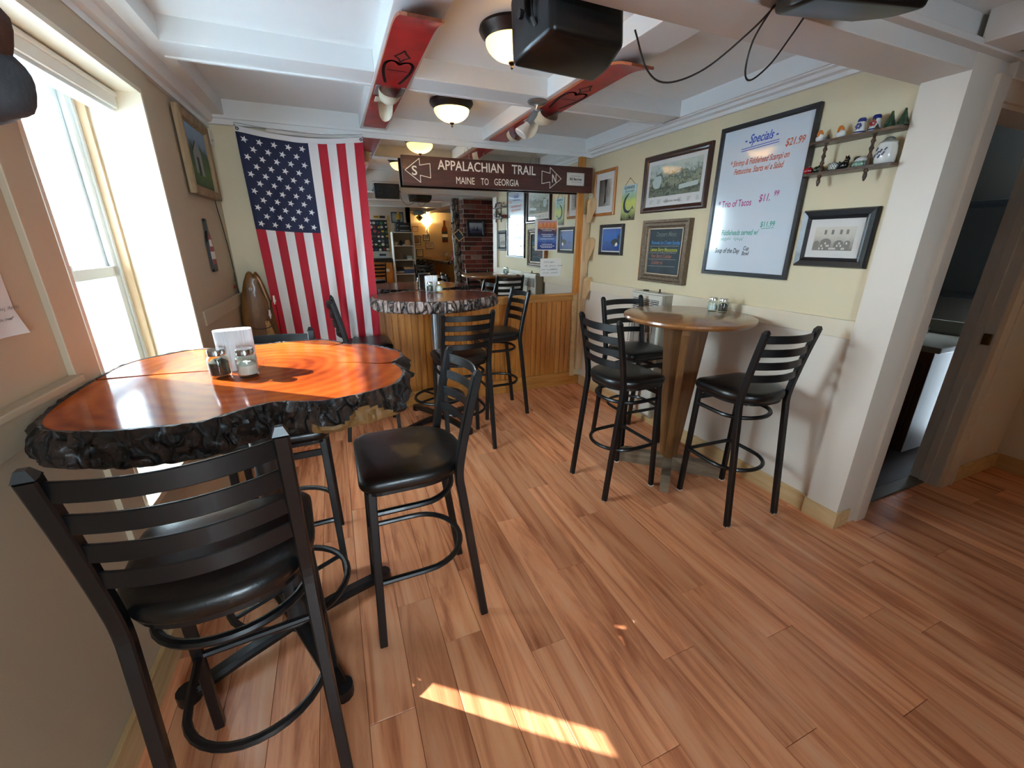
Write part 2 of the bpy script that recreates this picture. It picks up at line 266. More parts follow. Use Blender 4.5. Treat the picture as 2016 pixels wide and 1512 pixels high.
# ------------------------------------------------------------------ mesh helpers
class MB:
    def __init__(s): s.v = []; s.f = []
    def add(s, vs, fs):
        o = len(s.v); s.v += [Vector(p) for p in vs]; s.f += [tuple(i+o for i in f) for f in fs]; return s
    def box(s, x0, x1, y0, y1, z0, z1, c=0.0):
        if c <= 0:
            s.add([(x, y, z) for z in (z0, z1) for y in (y0, y1) for x in (x0, x1)],
                  [(0, 2, 3, 1), (4, 5, 7, 6), (0, 1, 5, 4), (2, 6, 7, 3), (0, 4, 6, 2), (1, 3, 7, 5)]); return s
        bm = bmesh.new(); bmesh.ops.create_cube(bm, size=1.0)
        for v in bm.verts: v.co = Vector(((x0+x1)/2+v.co.x*(x1-x0), (y0+y1)/2+v.co.y*(y1-y0), (z0+z1)/2+v.co.z*(z1-z0)))
        bmesh.ops.bevel(bm, geom=list(bm.edges), offset=c, segments=2, profile=.6, affect='EDGES')
        bm.verts.ensure_lookup_table(); bm.verts.index_update()
        s.add([v.co.copy() for v in bm.verts], [[v.index for v in f.verts] for f in bm.faces]); bm.free(); return s
    def prism(s, pts, z0, z1, axis='z'):
        n = len(pts); tri = tessellate_polygon([[Vector((p[0], p[1], 0)) for p in pts]])
        area = sum(pts[i][0]*pts[(i+1) % n][1]-pts[(i+1) % n][0]*pts[i][1] for i in range(n))
        def P(a, b, h): return (a, b, h) if axis == 'z' else ((a, -h, b) if axis == 'y' else (h, a, b))
        vs = [P(p[0], p[1], z0) for p in pts]+[P(p[0], p[1], z1) for p in pts]
        fs = []
        for t in tri:
            a = sum(pts[t[i]][0]*pts[t[(i+1) % 3]][1]-pts[t[(i+1) % 3]][0]*pts[t[i]][1] for i in range(3))
            t = t if a > 0 else t[::-1]
            fs += [tuple(i+n for i in t), tuple(t[::-1])]
        for i in range(n):
            j = (i+1) % n
            fs.append((i, j, j+n, i+n) if area > 0 else (j, i, i+n, j+n))
        s.add(vs, fs); return s
    def sweep(s, path, sec, closed=False, up=(0, 0, 1), caps=True):
        """sweep a closed section (list of (a,b)) along path; b axis leans to up"""
        P = [Vector(p) for p in path]; n = len(P); k = len(sec); vs = []; fs = []
        up = Vector(up)
        for i in range(n):
            if closed: t = P[(i+1) % n]-P[i-1]
            else: t = P[min(i+1, n-1)]-P[max(i-1, 0)]
            t.normalize(); a = t.cross(up)
            if a.length < 1e-4: a = t.cross(Vector((1, 0, 0)))
            a.normalize(); b = a.cross(t)
            for q in sec: vs.append(P[i]+a*q[0]+b*q[1])
        m = n if closed else n-1
        for i in range(m):
            for j in range(k):
                i2 = (i+1) % n; j2 = (j+1) % k
                fs.append((i*k+j, i2*k+j, i2*k+j2, i*k+j2))
        if not closed and caps: fs += [tuple(range(k)), tuple(range((n-1)*k, n*k))[::-1]]
        s.add(vs, fs); return s
    def tube(s, path, r, n=8, closed=False, up=(0, 0, 1)):
        return s.sweep(path, [(r*math.cos(2*PI*i/n), r*math.sin(2*PI*i/n)) for i in range(n)], closed, up)
    def bar(s, path, w, h, closed=False, up=(0, 0, 1), c=.003):
        w /= 2; h /= 2
        return s.sweep(path, [(-w+c, -h), (w-c, -h), (w, -h+c), (w, h-c), (w-c, h), (-w+c, h), (-w, h-c), (-w, -h+c)], closed, up)
    def lathe(s, prof, n=24, c=(0, 0, 0), sx=1, sy=1):
        k = len(prof); vs = []; fs = []
        for i in range(n):
            a = 2*PI*i/n
            for r, z in prof: vs.append((c[0]+r*math.cos(a)*sx, c[1]+r*math.sin(a)*sy, c[2]+z))
        for i in range(n):
            j = (i+1) % n
            for q in range(k-1): fs.append((i*k+q, j*k+q, j*k+q+1, i*k+q+1))
        if prof[0][0] > 1e-5: fs.append(tuple(i*k for i in range(n))[::-1])
        if prof[-1][0] > 1e-5: fs.append(tuple(i*k+k-1 for i in range(n)))
        s.add(vs, fs); return s
    def ball(s, c, rx, ry, rz, n=14, m=9):
        return s.lathe([(math.sin(PI*j/m), -math.cos(PI*j/m)) for j in range(m+1)], n, (0, 0, 0)).tail(n*(m+1), lambda p: Vector((c[0]+p.x*rx, c[1]+p.y*ry, c[2]+p.z*rz)))
    def tail(s, n, fn):
        for i in range(len(s.v)-n, len(s.v)): s.v[i] = fn(s.v[i])
        return s
    def grid(s, fn, nu, nv):
        o = len(s.v)
        vs = [fn(i/nu, j/nv) for j in range(nv+1) for i in range(nu+1)]
        fs = [(j*(nu+1)+i, j*(nu+1)+i+1, (j+1)*(nu+1)+i+1, (j+1)*(nu+1)+i) for j in range(nv) for i in range(nu)]
        s.add(vs, fs); return s
    def xf(s, fn):
        s.v = [Vector(fn(p)) for p in s.v]; return s
    def data(s, name, m, smooth=False):
        me = bpy.data.meshes.new(name); me.from_pydata([tuple(p) for p in s.v], [], s.f); me.validate()
        bm = bmesh.new(); bm.from_mesh(me); bmesh.ops.remove_doubles(bm, verts=bm.verts, dist=1e-6); bmesh.ops.recalc_face_normals(bm, faces=bm.faces); bm.to_mesh(me); bm.free()
        me.materials.append(MT[m] if isinstance(m, str) else m)
        if smooth:
            for p in me.polygons: p.use_smooth = True
            try: me.set_sharp_from_angle(angle=math.radians(40))
            except Exception: pass
        return me
    def build(s, name, m, parent=None, smooth=False):
        return link(name, s.data(name, m, smooth), parent)
def link(name, me, parent=None):
    o = bpy.data.objects.new(name, me); COL.objects.link(o)
    if parent is not None: o.parent = parent
    return o
def tag(o, label=None, cat=None, group=None, kind=None):
    if label: o['label'] = label
    if cat: o['category'] = cat
    if group: o['group'] = group
    if kind: o['kind'] = kind
    return o
def thing(name, label, cat, loc=(0, 0, 0), rz=0, group=None):
    o = bpy.data.objects.new(name, None); COL.objects.link(o); o.location = loc; o.rotation_euler = (0, 0, rz); o.empty_display_size = .05
    return tag(o, label, cat, group)
def copy_tree(o, parent=None):
    c = o.copy(); COL.objects.link(c)
    if parent is not None: c.parent = parent
    for ch in list(o.children): copy_tree(ch, c)
    return c
def structure(name, mb, m, parent=None, smooth=False):
    o = mb.build(name, m, parent, smooth)
    if parent is None: o['kind'] = 'structure'
    return o
def text(s, size, m, parent, x, z, y, xs=1.0, shear=0.0, align='CENTER', ext=0.0, name='lettering', bold=0.0):
    cu = bpy.data.curves.new('t', 'FONT'); cu.body = s; cu.size = size; cu.shear = shear; cu.align_x = align; cu.align_y = 'CENTER'; cu.extrude = ext; cu.offset = bold; cu.resolution_u = 3
    ob = bpy.data.objects.new('t', cu); COL.objects.link(ob)
    dg = bpy.context.evaluated_depsgraph_get(); dg.update()
    me = bpy.data.meshes.new_from_object(ob.evaluated_get(dg)); bpy.data.objects.remove(ob)
    me.transform(Matrix(((xs, 0, 0, x), (0, 0, -1, y), (0, 1, 0, z), (0, 0, 0, 1)))); me.name = name
    me.materials.clear(); me.materials.append(MT[m])
    return link(name, me, parent)
def text_fit(s, m, parent, x0, x1, z0, z1, y, bold=0.0):
    o = text(s, .1, m, parent, 0, 0, 0, 1.0, bold=bold); me = o.data
    xs = [v.co.x for v in me.vertices]; zs = [v.co.z for v in me.vertices]
    kx = (x1-x0)/(max(xs)-min(xs)); kz = (z1-z0)/(max(zs)-min(zs)); ax, az = min(xs), min(zs)
    for v in me.vertices: v.co = Vector((x0+(v.co.x-ax)*kx, y, z0+(v.co.z-az)*kz))
    return o
def arc(c, r, a0, a1, n, z=None):
    out = []
    for i in range(n+1):
        a = a0+(a1-a0)*i/n; p = (c[0]+r*math.cos(a), c[1]+r*math.sin(a)); out.append(p if z is None else (*p, z))
    return out
def strip(pts, w):
    """flat ribbon outline polygons along a 2-D polyline -> list of quads in (x,z)"""
    q = []
    for a, b in zip(pts, pts[1:]):
        d = Vector((b[0]-a[0], b[1]-a[1])); 
        if d.length < 1e-6: continue
        d.normalize(); n = Vector((-d.y, d.x))*w/2; e = d*w*.3
        q.append([(a[0]-e.x+n.x, a[1]-e.y+n.y), (a[0]-e.x-n.x, a[1]-e.y-n.y), (b[0]+e.x-n.x, b[1]+e.y-n.y), (b[0]+e.x+n.x, b[1]+e.y+n.y)])
    return q
def flat(mb, poly, y):
    """flat polygon in local xz facing -y"""
    n = len(poly); tri = tessellate_polygon([[Vector((p[0], p[1], 0)) for p in poly]])
    mb.add([(p[0], y, p[1]) for p in poly], [tuple(t) for t in tri]); return mb
def squiggle(parent, m, x0, x1, z, h, y, w=.0016, seed=1):
    """a line of writing too small to read"""
    rr = random.Random(seed); mb = MB(); x = x0
    while x < x1:
        n = rr.randint(3, 8); P = []
        for k in range(n*2): P.append((x, z+(h if k % 2 else -h)*rr.uniform(.35, 1)*.5)); x += h*rr.uniform(.18, .4)
        for q in strip(P, w): flat(mb, q, y)
        x += h*.6
    return mb.build('handwriting', m, parent)
# left wall runs a little askew
def LX(y): return -0.745+(y-1.2)*0.0226
def left(p): return (p.x+LX(p.y), p.y, p.z)
# ================================================================== THE ROOM
def build_floor():
    fl = MB().box(-1.0, 4.5, -2.74, 4.1, -.12, -.004).box(1.66, 4.5, -5.4, -2.74, -.12, -.004).build('floor', 'subfloor'); tag(fl, kind='structure')
    L = 1.243; x0 = .227; w = .1503
    known = {0: 1.217, 2: 1.055, 3: .59, 4: 1.383, 5: .83, 6: .455, 7: 1.047, 8: .744, 9: .365, 10: 1.303, 12: .518, -1: 1.461, -2: 1.022}
    rnd = random.Random(3)
    cache = {}
    def plank_mesh(wd, ln):
        k = (round(wd, 3), round(ln, 3))
        if k not in cache:
            c = .0012; a = wd/2-.0007; b = ln/2-.0007
            vs = [(x, y, -.01) for y in (-b, b) for x in (-a, a)]+[(x, y, -c) for y in (-b, b) for x in (-a, a)]+[(x, y, 0) for y in (-b+c, b-c) for x in (-a+c, a-c)]
            fs = [(0, 1, 5, 4), (1, 3, 7, 5), (3, 2, 6, 7), (2, 0, 4, 6), (4, 5, 9, 8), (5, 7, 11, 9), (7, 6, 10, 11), (6, 4, 8, 10), (8, 9, 11, 10)]
            cache[k] = MB().add(vs, fs).data('plank', 'plank')
        return cache[k]
    for k in range(-7, 27):
        xa = x0+k*w; xb = xa+w
        xa = max(xa, -.80); xb = min(xb, 4.19)
        if xb-xa < .02: continue
        y = known.get(k, rnd.uniform(0, L)); 
        while y > -5.3: y -= L
        y1 = 3.82
        while y < y1:
            a = max(y, -5.2); b = min(y+L, y1); y += L
            if b-a < .03 or (b < -2.4 and xb < 1.7): continue
            o = link('plank', plank_mesh(xb-xa, b-a), fl); o.location = ((xa+xb)/2, (a+b)/2, 0)
build_floor()

ZB, ZP = 2.315, 2.41     # beam underside and panel of the coffered ceiling
ZN, ZNP = 2.205, 2.31    # the same in the bar room behind the camera
def build_walls():
    # left wall, pierced by two windows
    m = MB()
    wins = [(1.655, 2.645)]
    zs, zt = .575, 2.14
    for a, b in ((-2.75, 1.655), (2.645, 3.95)): m.box(-.28, 0, a, b, 0, 2.45)
    for a, b in wins: m.box(-.28, 0, a, b, 0, zs); m.box(-.28, 0, a, b, zt, 2.45)
    structure('wall_left', m.xf(left), 'tan')
    structure('wall_back', MB().box(-1.0, 2.6, 3.80, 3.95, 0, 2.45), 'cream')
    structure('wall_right', MB().box(2.41, 2.52, 1.10, 3.85, 0, 2.45), 'cream')
    # lower painted panel and rail of the right wall
    structure('trim_1', MB().box(2.402, 2.415, 1.235, 3.79, .09, 1.04), 'cream_low')
    structure('trim_2', MB().box(2.385, 2.41, 1.235, 3.79, 1.035, 1.128, .004), 'cream_gloss')
    structure('baseboard_right', MB().box(2.385, 2.41, 1.235, 3.77, 0, .105, .003), 'rawpiney')
    # the return with the restroom door
    m = MB().box(2.385, 2.575, 1.074, 1.235, 0, 2.20).box(2.52, 2.655, 1.08, 1.21, 0, 2.20).box(3.465, 4.30, 1.08, 1.21, 0, 2.45).box(2.655, 3.465, 1.08, 1.21, 2.06, 2.45)
    structure('wall_front', m, 'cream_low')
    structure('baseboard_column', MB().box(2.378, 2.50, 1.066, 1.245, 0, .10, .003), 'rawpiney')
    structure('baseboard_front', MB().box(3.59, 4.17, 1.062, 1.08, 0, .105, .003), 'rawpiney')
    structure('wall_side', MB().box(4.18, 4.30, -5.4, 1.08, 0, 2.45), 'cream_low')
    structure('baseboard_side', MB().box(4.165, 4.18, -5.2, 1.06, 0, .105, .003), 'rawpiney')
    structure('wall_far', MB().box(1.75, 4.30, -5.4, -5.2, 0, 2.45), 'tan')
    structure('wall_partition', MB().box(-1.05, -.20, -2.75, -2.6, 0, 2.45).box(.72, 1.75, -2.75, -2.6, 0, 2.45).box(-.20, .72, -2.75, -2.6, 0, .75).box(-.20, .72, -2.75, -2.6, 2.16, 2.45).box(1.65, 1.75, -5.2, -2.6, 0, 2.45), 'cream_low')
    # restroom shell, wall colour darkened to stand in for shade
    structure('wall_restroom', MB().box(2.52, 2.60, 1.21, 3.0, 0, 2.45).box(2.52, 4.6, 3.0, 3.1, 0, 2.45).box(4.45, 4.6, 1.21, 3.0, 0, 2.45), mat('shade_toned_restroom_wall', '2b2926', .7))
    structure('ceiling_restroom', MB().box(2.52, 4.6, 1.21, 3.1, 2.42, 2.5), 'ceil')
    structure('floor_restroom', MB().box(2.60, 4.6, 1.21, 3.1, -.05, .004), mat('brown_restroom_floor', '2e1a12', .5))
    # left wall trim
    m = MB().box(0, .022, -2.6, 1.53, 1.035, 1.13, .004).box(0, .034, -2.6, 1.53, 1.115, 1.135, .004)
    structure('trim_3', m.xf(left), 'tan')
    m = MB().box(0, .022, 2.77, 3.80, 1.05, 1.13, .004)
    structure('trim_4', m.xf(left), 'tan')
    structure('baseboard_left', MB().box(0, .018, -2.6, 3.80, 0, .125, .003).xf(left), 'rawpiney')
    structure('baseboard_back', MB().box(-.70, 2.385, 3.785, 3.81, 0, .10, .003), 'pineh')
build_walls()

def build_ceiling():
    structure('ceiling', MB().box(-1.0, 2.6, 1.16, 3.95, ZP, ZP+.08), 'ceil')
    structure('ceiling_bar', MB().box(-1.0, 4.3, -2.75, 1.16, ZNP, ZNP+.08).box(1.65, 4.3, -5.4, -2.75, ZNP, ZNP+.08), 'ceil')
    n = [4]
    def trim(m, mt='ceil', sm=False):
        n[0] += 1; return structure('trim_%d' % n[0], m, mt, None, sm)
    # lengthwise beams
    trim(MB().box(.315, .515, 1.2, 3.78, ZB, ZP+.02, .004)); trim(MB().box(1.30, 1.50, 1.2, 3.78, ZB, ZP+.02, .004))
    # cross beams between them with a small bead on the far edge
    for a, b in ((-.60, .315), (.515, 1.30), (1.50, 2.35)):
        trim(MB().box(a, b, 2.57, 2.78, ZB, ZP+.02, .004)); trim(MB().box(a, b, 2.745, 2.765, ZB-.008, ZB+.004, .002))
    # edge beams and crown mouldings
    m = MB(); prof = [(0, 2.235), (.020, 2.235), (.022, 2.262), (.045, 2.268), (.060, 2.29), (.10, 2.313), (.168, 2.315), (.168, 2.43), (0, 2.43)]
    v = []
    ya, yb = 1.2, 3.80
    k = len(prof)
    m.add([(LX(ya)+p[0], ya, p[1]) for p in prof]+[(LX(yb)+p[0]-.04*(0 if p[0] < .1 else 1), yb, p[1]) for p in prof], [(i, (i+1) % k, (i+1) % k+k, i+k) for i in range(k)]+[tuple(range(k)), tuple(range(k, 2*k))[::-1]])
    trim(m, 'ceil', True)
    prof = [(2.41, 2.262), (2.393, 2.264), (2.39, 2.283), (2.368, 2.290), (2.362, 2.306), (2.335, 2.309), (2.332, ZB), (2.318, ZB), (2.318, 2.43), (2.41, 2.43)]; k = len(prof)
    trim(MB().add([(p[0], 1.2, p[1]) for p in prof]+[(p[0], 3.80, p[1]) for p in prof], [(i, (i+1) % k, (i+1) % k+k, i+k) for i in range(k)]+[tuple(range(k)), tuple(range(k, 2*k))[::-1]]))
    prof = [(3.80, 2.258), (3.768, 2.26), (3.766, 2.292), (3.758, 2.297), (3.756, ZB), (3.758, 2.43), (3.80, 2.43)]; k = len(prof)
    trim(MB().add([(-.72, p[0], p[1]) for p in prof]+[(2.41, p[0], p[1]) for p in prof], [(i, (i+1) % k, (i+1) % k+k, i+k) for i in range(k)]+[tuple(range(k)), tuple(range(k, 2*k))[::-1]]))
    # the big dropped beam that carries the speakers
    trim(MB().box(-.76, 2.62, 1.075, 1.255, 2.14, 2.42, .004), 'beam_near')
    # bar room: beam facing, coffer beams
    trim(MB().box(-.72, 4.18, 1.04, 1.078, 2.198, 2.222, .004), 'beam_near')
    trim(MB().box(2.33, 2.55, -5.2, 1.05, ZN, ZNP+.02, .004), 'beam_near')
    trim(MB().box(.35, .53, -2.6, 1.05, ZN, ZNP+.02, .004), 'ceil')
    for y in (-.75, -2.2, -3.6): 
        for a, b in (((-.74, .35), (.53, 2.33), (2.55, 4.18)) if y > -2.5 else ((1.76, 2.33), (2.55, 4.18))): trim(MB().box(a, b, y, y+.18, ZN, ZNP+.02, .004), 'ceil')
    trim(MB().box(2.655, 4.18, 1.05, 1.08, 2.14, 2.32, .003), 'beam_near')
build_ceiling()

def build_wainscot():
    # knotty pine boards under the mirror, each its own piece
    base = structure('trim_wainscot', MB().box(-.32, 2.27, 3.795, 3.803, .09, .985), 'pineh')
    me = MB()
    w = .0572
    prof = [(-w/2+.0028, .009), (-w/2+.0028, .004), (-w/2+.006, 0), (w/2-.006, 0), (w/2-.0028, .004), (w/2-.0028, .009)]
    k = len(prof); me.add([(p[0], p[1], 0) for p in prof]+[(p[0], p[1], .80) for p in prof], [(i, (i+1) % k, (i+1) % k+k, i+k) for i in range(k)]+[tuple(range(k))[::-1], tuple(range(k, 2*k))])
    me = me.data('board', 'pine')
    x = -.29
    while x < 2.24:
        o = link('board', me, base); o.location = (x, 3.786, .145); x += w
    MB().box(-.32, 2.27, 3.772, 3.80, .095, .15, .006).build('bottom_rail', 'pineh', base)
    MB().box(-.32, 2.27, 3.776, 3.80, .925, .985, .004).build('top_rail', 'pineh', base)
    MB().box(-.32, 2.285, 3.745, 3.80, .985, 1.005, .004).build('cap_ledge', 'pineh', base)
    structure('trim_pine_post', MB().box(2.262, 2.325, 3.755, 3.80, 1.004, 2.262, .003), 'pine')
    structure('trim_corner_board', MB().box(2.27, 2.325, 3.77, 3.80, .10, 1.0, .003), 'rawpiney')
    mi = tag(MB().box(-.32, 2.262, 3.775, 3.80, 1.005, 2.262).build('wall_mirror', 'mirror'), 'wall-wide mirror above the knotty pine boards, behind the hanging trail sign', 'mirror')
build_wainscot()

def build_window(idx, y0, y1, detail=True):
    """double-hung window in the left wall"""
    zs, zt = .575, 2.14
    w = MB().box(-.02, .016, y0-.125, y0, zs-.10, zt+.13, .003).box(-.02, .016, y1, y1+.12, zs-.10, zt+.13, .003).box(-.02, .016, y0, y1, zt, zt+.13, .003).box(-.02, .016, y0, y1, zs-.11, zs, .003)
    r = structure('window_%d' % idx, w.xf(left), 'tan')
    # painted reveal boards
    MB().box(-.20, .018, y1-.018, y1+.002, zs, zt, .002).xf(left).build('jamb', 'cream_gloss', r)
    MB().box(-.20, .018, y0-.002, y0+.018, zs, zt, .002).xf(left).build('jamb', 'cream_gloss', r)
    MB().box(-.20, .018, y0, y1, zt-.018, zt+.002, .002).xf(left).build('head_board', 'cream_gloss', r)
    MB().box(-.20, .03, y0-.02, y1+.02, zs, zs+.025, .004).xf(left).build('sill', 'cream_gloss', r)
    ya, yb = y0+.018, y1-.018
    # wooden stop then vinyl frame
    MB().box(-.215, -.185, yb-.02, yb, zs, zt).box(-.215, -.185, ya, ya+.02, zs, zt).box(-.215, -.17, ya, yb, zt-.05, zt-.018).xf(left).build('stop', 'palewood', r)
    fr = MB()
    for q in (-.235, -.255): fr.box(q-.012, q+.012, yb-.075, yb-.035, zs+.02, zt-.03).box(q-.012, q+.012, ya+.035, ya+.075, zs+.02, zt-.03)
    fr.box(-.27, -.215, yb-.045, yb, zs, zt).box(-.27, -.215, ya, ya+.045, zs, zt).box(-.27, -.215, ya, yb, zt-.05, zt).box(-.27, -.215, ya, yb, zs+.02, zs+.05)
    fr.xf(left).build('frame', 'sash', r)
    ia, ib = ya+.06, yb-.06; mid = 1.365
    for nm, q, za, zb in (('upper_sash', -.258, mid-.02, zt-.045), ('lower_sash', -.232, zs+.04, mid+.025)):
        s = MB().box(q-.014, q+.014, ia, ia+.042, za, zb, .003).box(q-.014, q+.014, ib-.042, ib, za, zb, .003).box(q-.014, q+.014, ia, ib, za, za+.045, .003).box(q-.014, q+.014, ia, ib, zb-.045, zb, .003).xf(left).build(nm, 'sash', r)
        MB().box(q-.002, q+.002, ia+.04, ib-.04, za+.04, zb-.04).xf(left).build('pane', 'pane', s)
        if nm == 'lower_sash': MB().box(q+.004, q+.005, y0+.275, ib-.042, za+.042, zb-.046).xf(left).build('privacy_film', translucent_mat('white_window_film', 'f0f2f2'), s)
    MB().box(-.24, -.205, (y0+y1)/2-.03, (y0+y1)/2+.03, mid+.025, mid+.045, .004).xf(left).build('sash_lock', 'sash', r)
    portal((LX((y0+y1)/2)-.285, (y0+y1)/2, (zs+zt)/2), zt-zs, y1-y0)
    return r
build_window(1, 1.655, 2.645)
def build_unseen_window():  # unseen window, added for daylight from behind the camera
    x0, x1, z0, z1 = -.20, .72, .75, 2.16
    w = MB().box(x0-.1, x0+.01, -2.61, -2.585, z0-.1, z1+.1, .003).box(x1-.01, x1+.07, -2.61, -2.585, z0-.1, z1+.1, .003).box(x0, x1, -2.61, -2.585, z1-.01, z1+.1, .003).box(x0, x1, -2.61, -2.585, z0-.1, z0+.01, .003)
    r = structure('window_2', w, 'cream_gloss')
    MB().box(x0, x0+.05, -2.72, -2.62, z0, z1).box(x1-.05, x1, -2.72, -2.62, z0, z1).box(x0, x1, -2.72, -2.62, z1-.05, z1).box(x0, x1, -2.72, -2.62, z0, z0+.05).box(.235, .285, -2.72, -2.62, z0, z1).build('frame', 'sash', r)
    for a, b in ((x0+.05, .235), (.285, x1-.05)): MB().box(a, b, -2.672, -2.668, z0+.05, z1-.05).build('pane', 'pane', r)
    l = bpy.data.lights.new('window_portal', 'AREA'); l.shape = 'RECTANGLE'; l.size = x1-x0; l.size_y = z1-z0; l.cycles.is_portal = True
    o = bpy.data.objects.new('window_portal', l); COL.objects.link(o); o.location = ((x0+x1)/2, -2.74, (z0+z1)/2); o.rotation_euler = (-PI/2, 0, PI)
build_unseen_window()

def build_blind():
    b = thing('roller_shade', 'rolled-up cream shade cassette across the top of the bright window', 'window shade', (0, 0, 0))
    MB().box(-.165, -.075, 1.675, 2.625, 2.05, 2.12, .006).xf(left).build('valance', 'white', b)
    MB().box(-.165, -.068, 1.675, 2.625, 2.095, 2.112, .004).xf(left).build('valance_bead', 'white', b)
    MB().box(-.155, -.085, 1.685, 2.615, 2.035, 2.052, .003).xf(left).build('bottom_rail', 'sash', b)
build_blind()

def build_door():
    d = structure('door_1', MB().box(2.568, 2.655, 1.058, 1.08, 0, 2.06+.09, .003).box(3.465, 3.585, 1.055, 1.08, 0, 2.15, .004).box(2.655, 3.465, 1.058, 1.08, 2.062, 2.14, .004), 'cream_low')
    MB().box(2.655, 2.672, 1.075, 1.215, 0, 2.06).box(2.655, 3.465, 1.075, 1.215, 2.045, 2.062).box(3.555, 3.58, 1.048, 1.06, 0, 2.15, .004).build('door_frame', 'cream_low', d)
    MB().box(3.448, 3.466, 1.075, 1.22, 0, 2.05, .002).box(3.436, 3.450, 1.125, 1.165, 0, 2.05, .002).build('jamb', mat('blue_grey_jamb', 'c8ccd0', .4), d)
    MB().box(3.432, 3.452, 1.082, 1.118, .945, 1.01, .003).box(3.425, 3.44, 1.09, 1.11, .965, .99, .003).build('strike_plate', mat('aged_brass', '6b5330', .35, metal=.9), d)
    MB().box(2.66, 3.46, 1.135, 1.215, -.002, .012, .004).build('threshold', mat('grey_threshold', '6e6a64', .45, metal=.3), d)
    # restroom vanity glimpsed through the opening, its colours darkened to imitate shade
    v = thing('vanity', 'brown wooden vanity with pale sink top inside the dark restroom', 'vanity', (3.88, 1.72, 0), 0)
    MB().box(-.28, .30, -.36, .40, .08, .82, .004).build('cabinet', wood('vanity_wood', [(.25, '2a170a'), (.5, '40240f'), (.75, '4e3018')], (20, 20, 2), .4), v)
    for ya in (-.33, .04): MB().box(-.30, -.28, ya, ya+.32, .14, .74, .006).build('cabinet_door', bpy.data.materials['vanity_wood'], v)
    MB().box(-.32, .30, -.40, .44, .82, .86, .008).build('sink_top', mat('shade_toned_sink_top', '7a766c', .3), v)
    MB().box(.28, .30, -.40, .44, .86, .96, .004).build('backsplash', bpy.data.materials['shade_toned_sink_top'], v)
    f = MB().tube([(.18, 0, .86), (.18, 0, .96), (.14, 0, 1.0), (.06, 0, .99), (.04, 0, .96)], .012).build('faucet', 'chrome', v, True)
    for s in (-1, 1): MB().lathe([(.02, 0), (.02, .03), (.03, .04), (.03, .055), (.0, .06)], 12, (.18, s*.09, .86)).build('tap_handle', 'chrome', v, True)
    m = thing('restroom_mirror', 'black-framed mirror above the sink in the dark restroom', 'mirror', (4.44, 1.75, 1.45), -PI/2)
    MB().box(-.40, .40, -.02, 0, -.35, .35, .004).build('frame', 'frame_bk', m); MB().box(-.35, .35, -.024, -.018, -.30, .30).build('mirror_glass', 'mirror', m)
    c = thing('paper_towel_box', 'dark towel dispenser on the restroom wall beyond the sink', 'dispenser', (3.35, 2.998, 1.30), 0)
    MB().box(-.15, .15, -.12, 0, -.18, .18, .01).build('housing', 'blackp', c); MB().box(-.12, .12, -.10, -.02, -.20, -.178, .003).build('slot', 'steel', c)
build_door()

def build_outside():
    g = tag(MB().box(-40, -1.1, -30, 40, -.9, -.6).box(-1.1, 1.6, -30, -2.8, -.9, -.3).build('ground_outside', mat('pale_gravel', '94a3b0', .9, var=.2, vscale=.8)), kind='structure')
    h = thing('neighbour_house', 'pale blue-grey clapboard house seen through the window', 'house', (-7.2, 11.0, -.6), math.radians(-35))
    rows = 9
    for i in range(rows):
        z = .25*i
        MB().add([(-3, -.03, z), (3, -.03, z), (3, 0, z+.26), (-3, 0, z+.26), (-3, .02, z), (3, .02, z), (3, .02, z+.26), (-3, .02, z+.26)], [(0, 1, 2, 3), (0, 4, 5, 1), (3, 2, 6, 7), (0, 3, 7, 4), (1, 5, 6, 2)]).build('clapboard', mat('clapboard_paint', 'b8c4cc', .6) if i == 0 else MT['clap'], h)
        if i == 0: MT['clap'] = bpy.data.materials['clapboard_paint']
    MB().box(-3, 3, .02, 4, 0, 2.25).build('wall', 'clap', h)
    MB().prism([(-.3, 2.2), (4.3, 2.2), (2.0, 2.9)], -3.2, 3.2, 'x').build('roof', mat('grey_roof', '6a6a6a', .8), h)
    MB().box(-1.0, -.2, -.06, .03, .9, 1.8).build('window', 'white', h)
    rnd = random.Random(5)
    for q, (x, y) in enumerate(((-3.4, 6.2), (-4.6, 7.6))):
        t = thing('garden_shrub', 'leafy pale green shrub outside the window, ' + ('nearer the glass' if q == 0 else 'in front of the clapboard house'), 'shrub', (x, y, -.6))
        st = MB(); lf = MB()
        for i in range(26):
            a = rnd.uniform(0, 2*PI); l = rnd.uniform(.7, 1.35); e = rnd.uniform(.15, .5)
            p = Vector((math.cos(a)*e, math.sin(a)*e, l)); st.tube([(0, 0, 0), p*.5+Vector((0, 0, .1)), p], .008, 4)
            for j in range(24):
                c = p*rnd.uniform(.45, 1.05)+Vector((rnd.uniform(-.12, .12), rnd.uniform(-.12, .12), rnd.uniform(-.1, .1)))
                d1 = Vector((rnd.uniform(-1, 1), rnd.uniform(-1, 1), rnd.uniform(-1, 1))).normalized()*.035; d2 = d1.orthogonal().normalized()*.016
                lf.add([c-d1, c+d2, c+d1, c-d2], [(0, 1, 2, 3)])
        st.build('stems', mat('shrub_stem', '5a4a38', .8), t); o = lf.build('foliage', mat('shrub_leaf', '7d9a72', .6), t); o['kind'] = 'stuff'
build_outside()
structure('trim_eave_sunblock', MB().box(-1.75, -1.03, -6, 6, 2.46, 2.62), 'white')  # unseen eave, added to block the high sun through the window
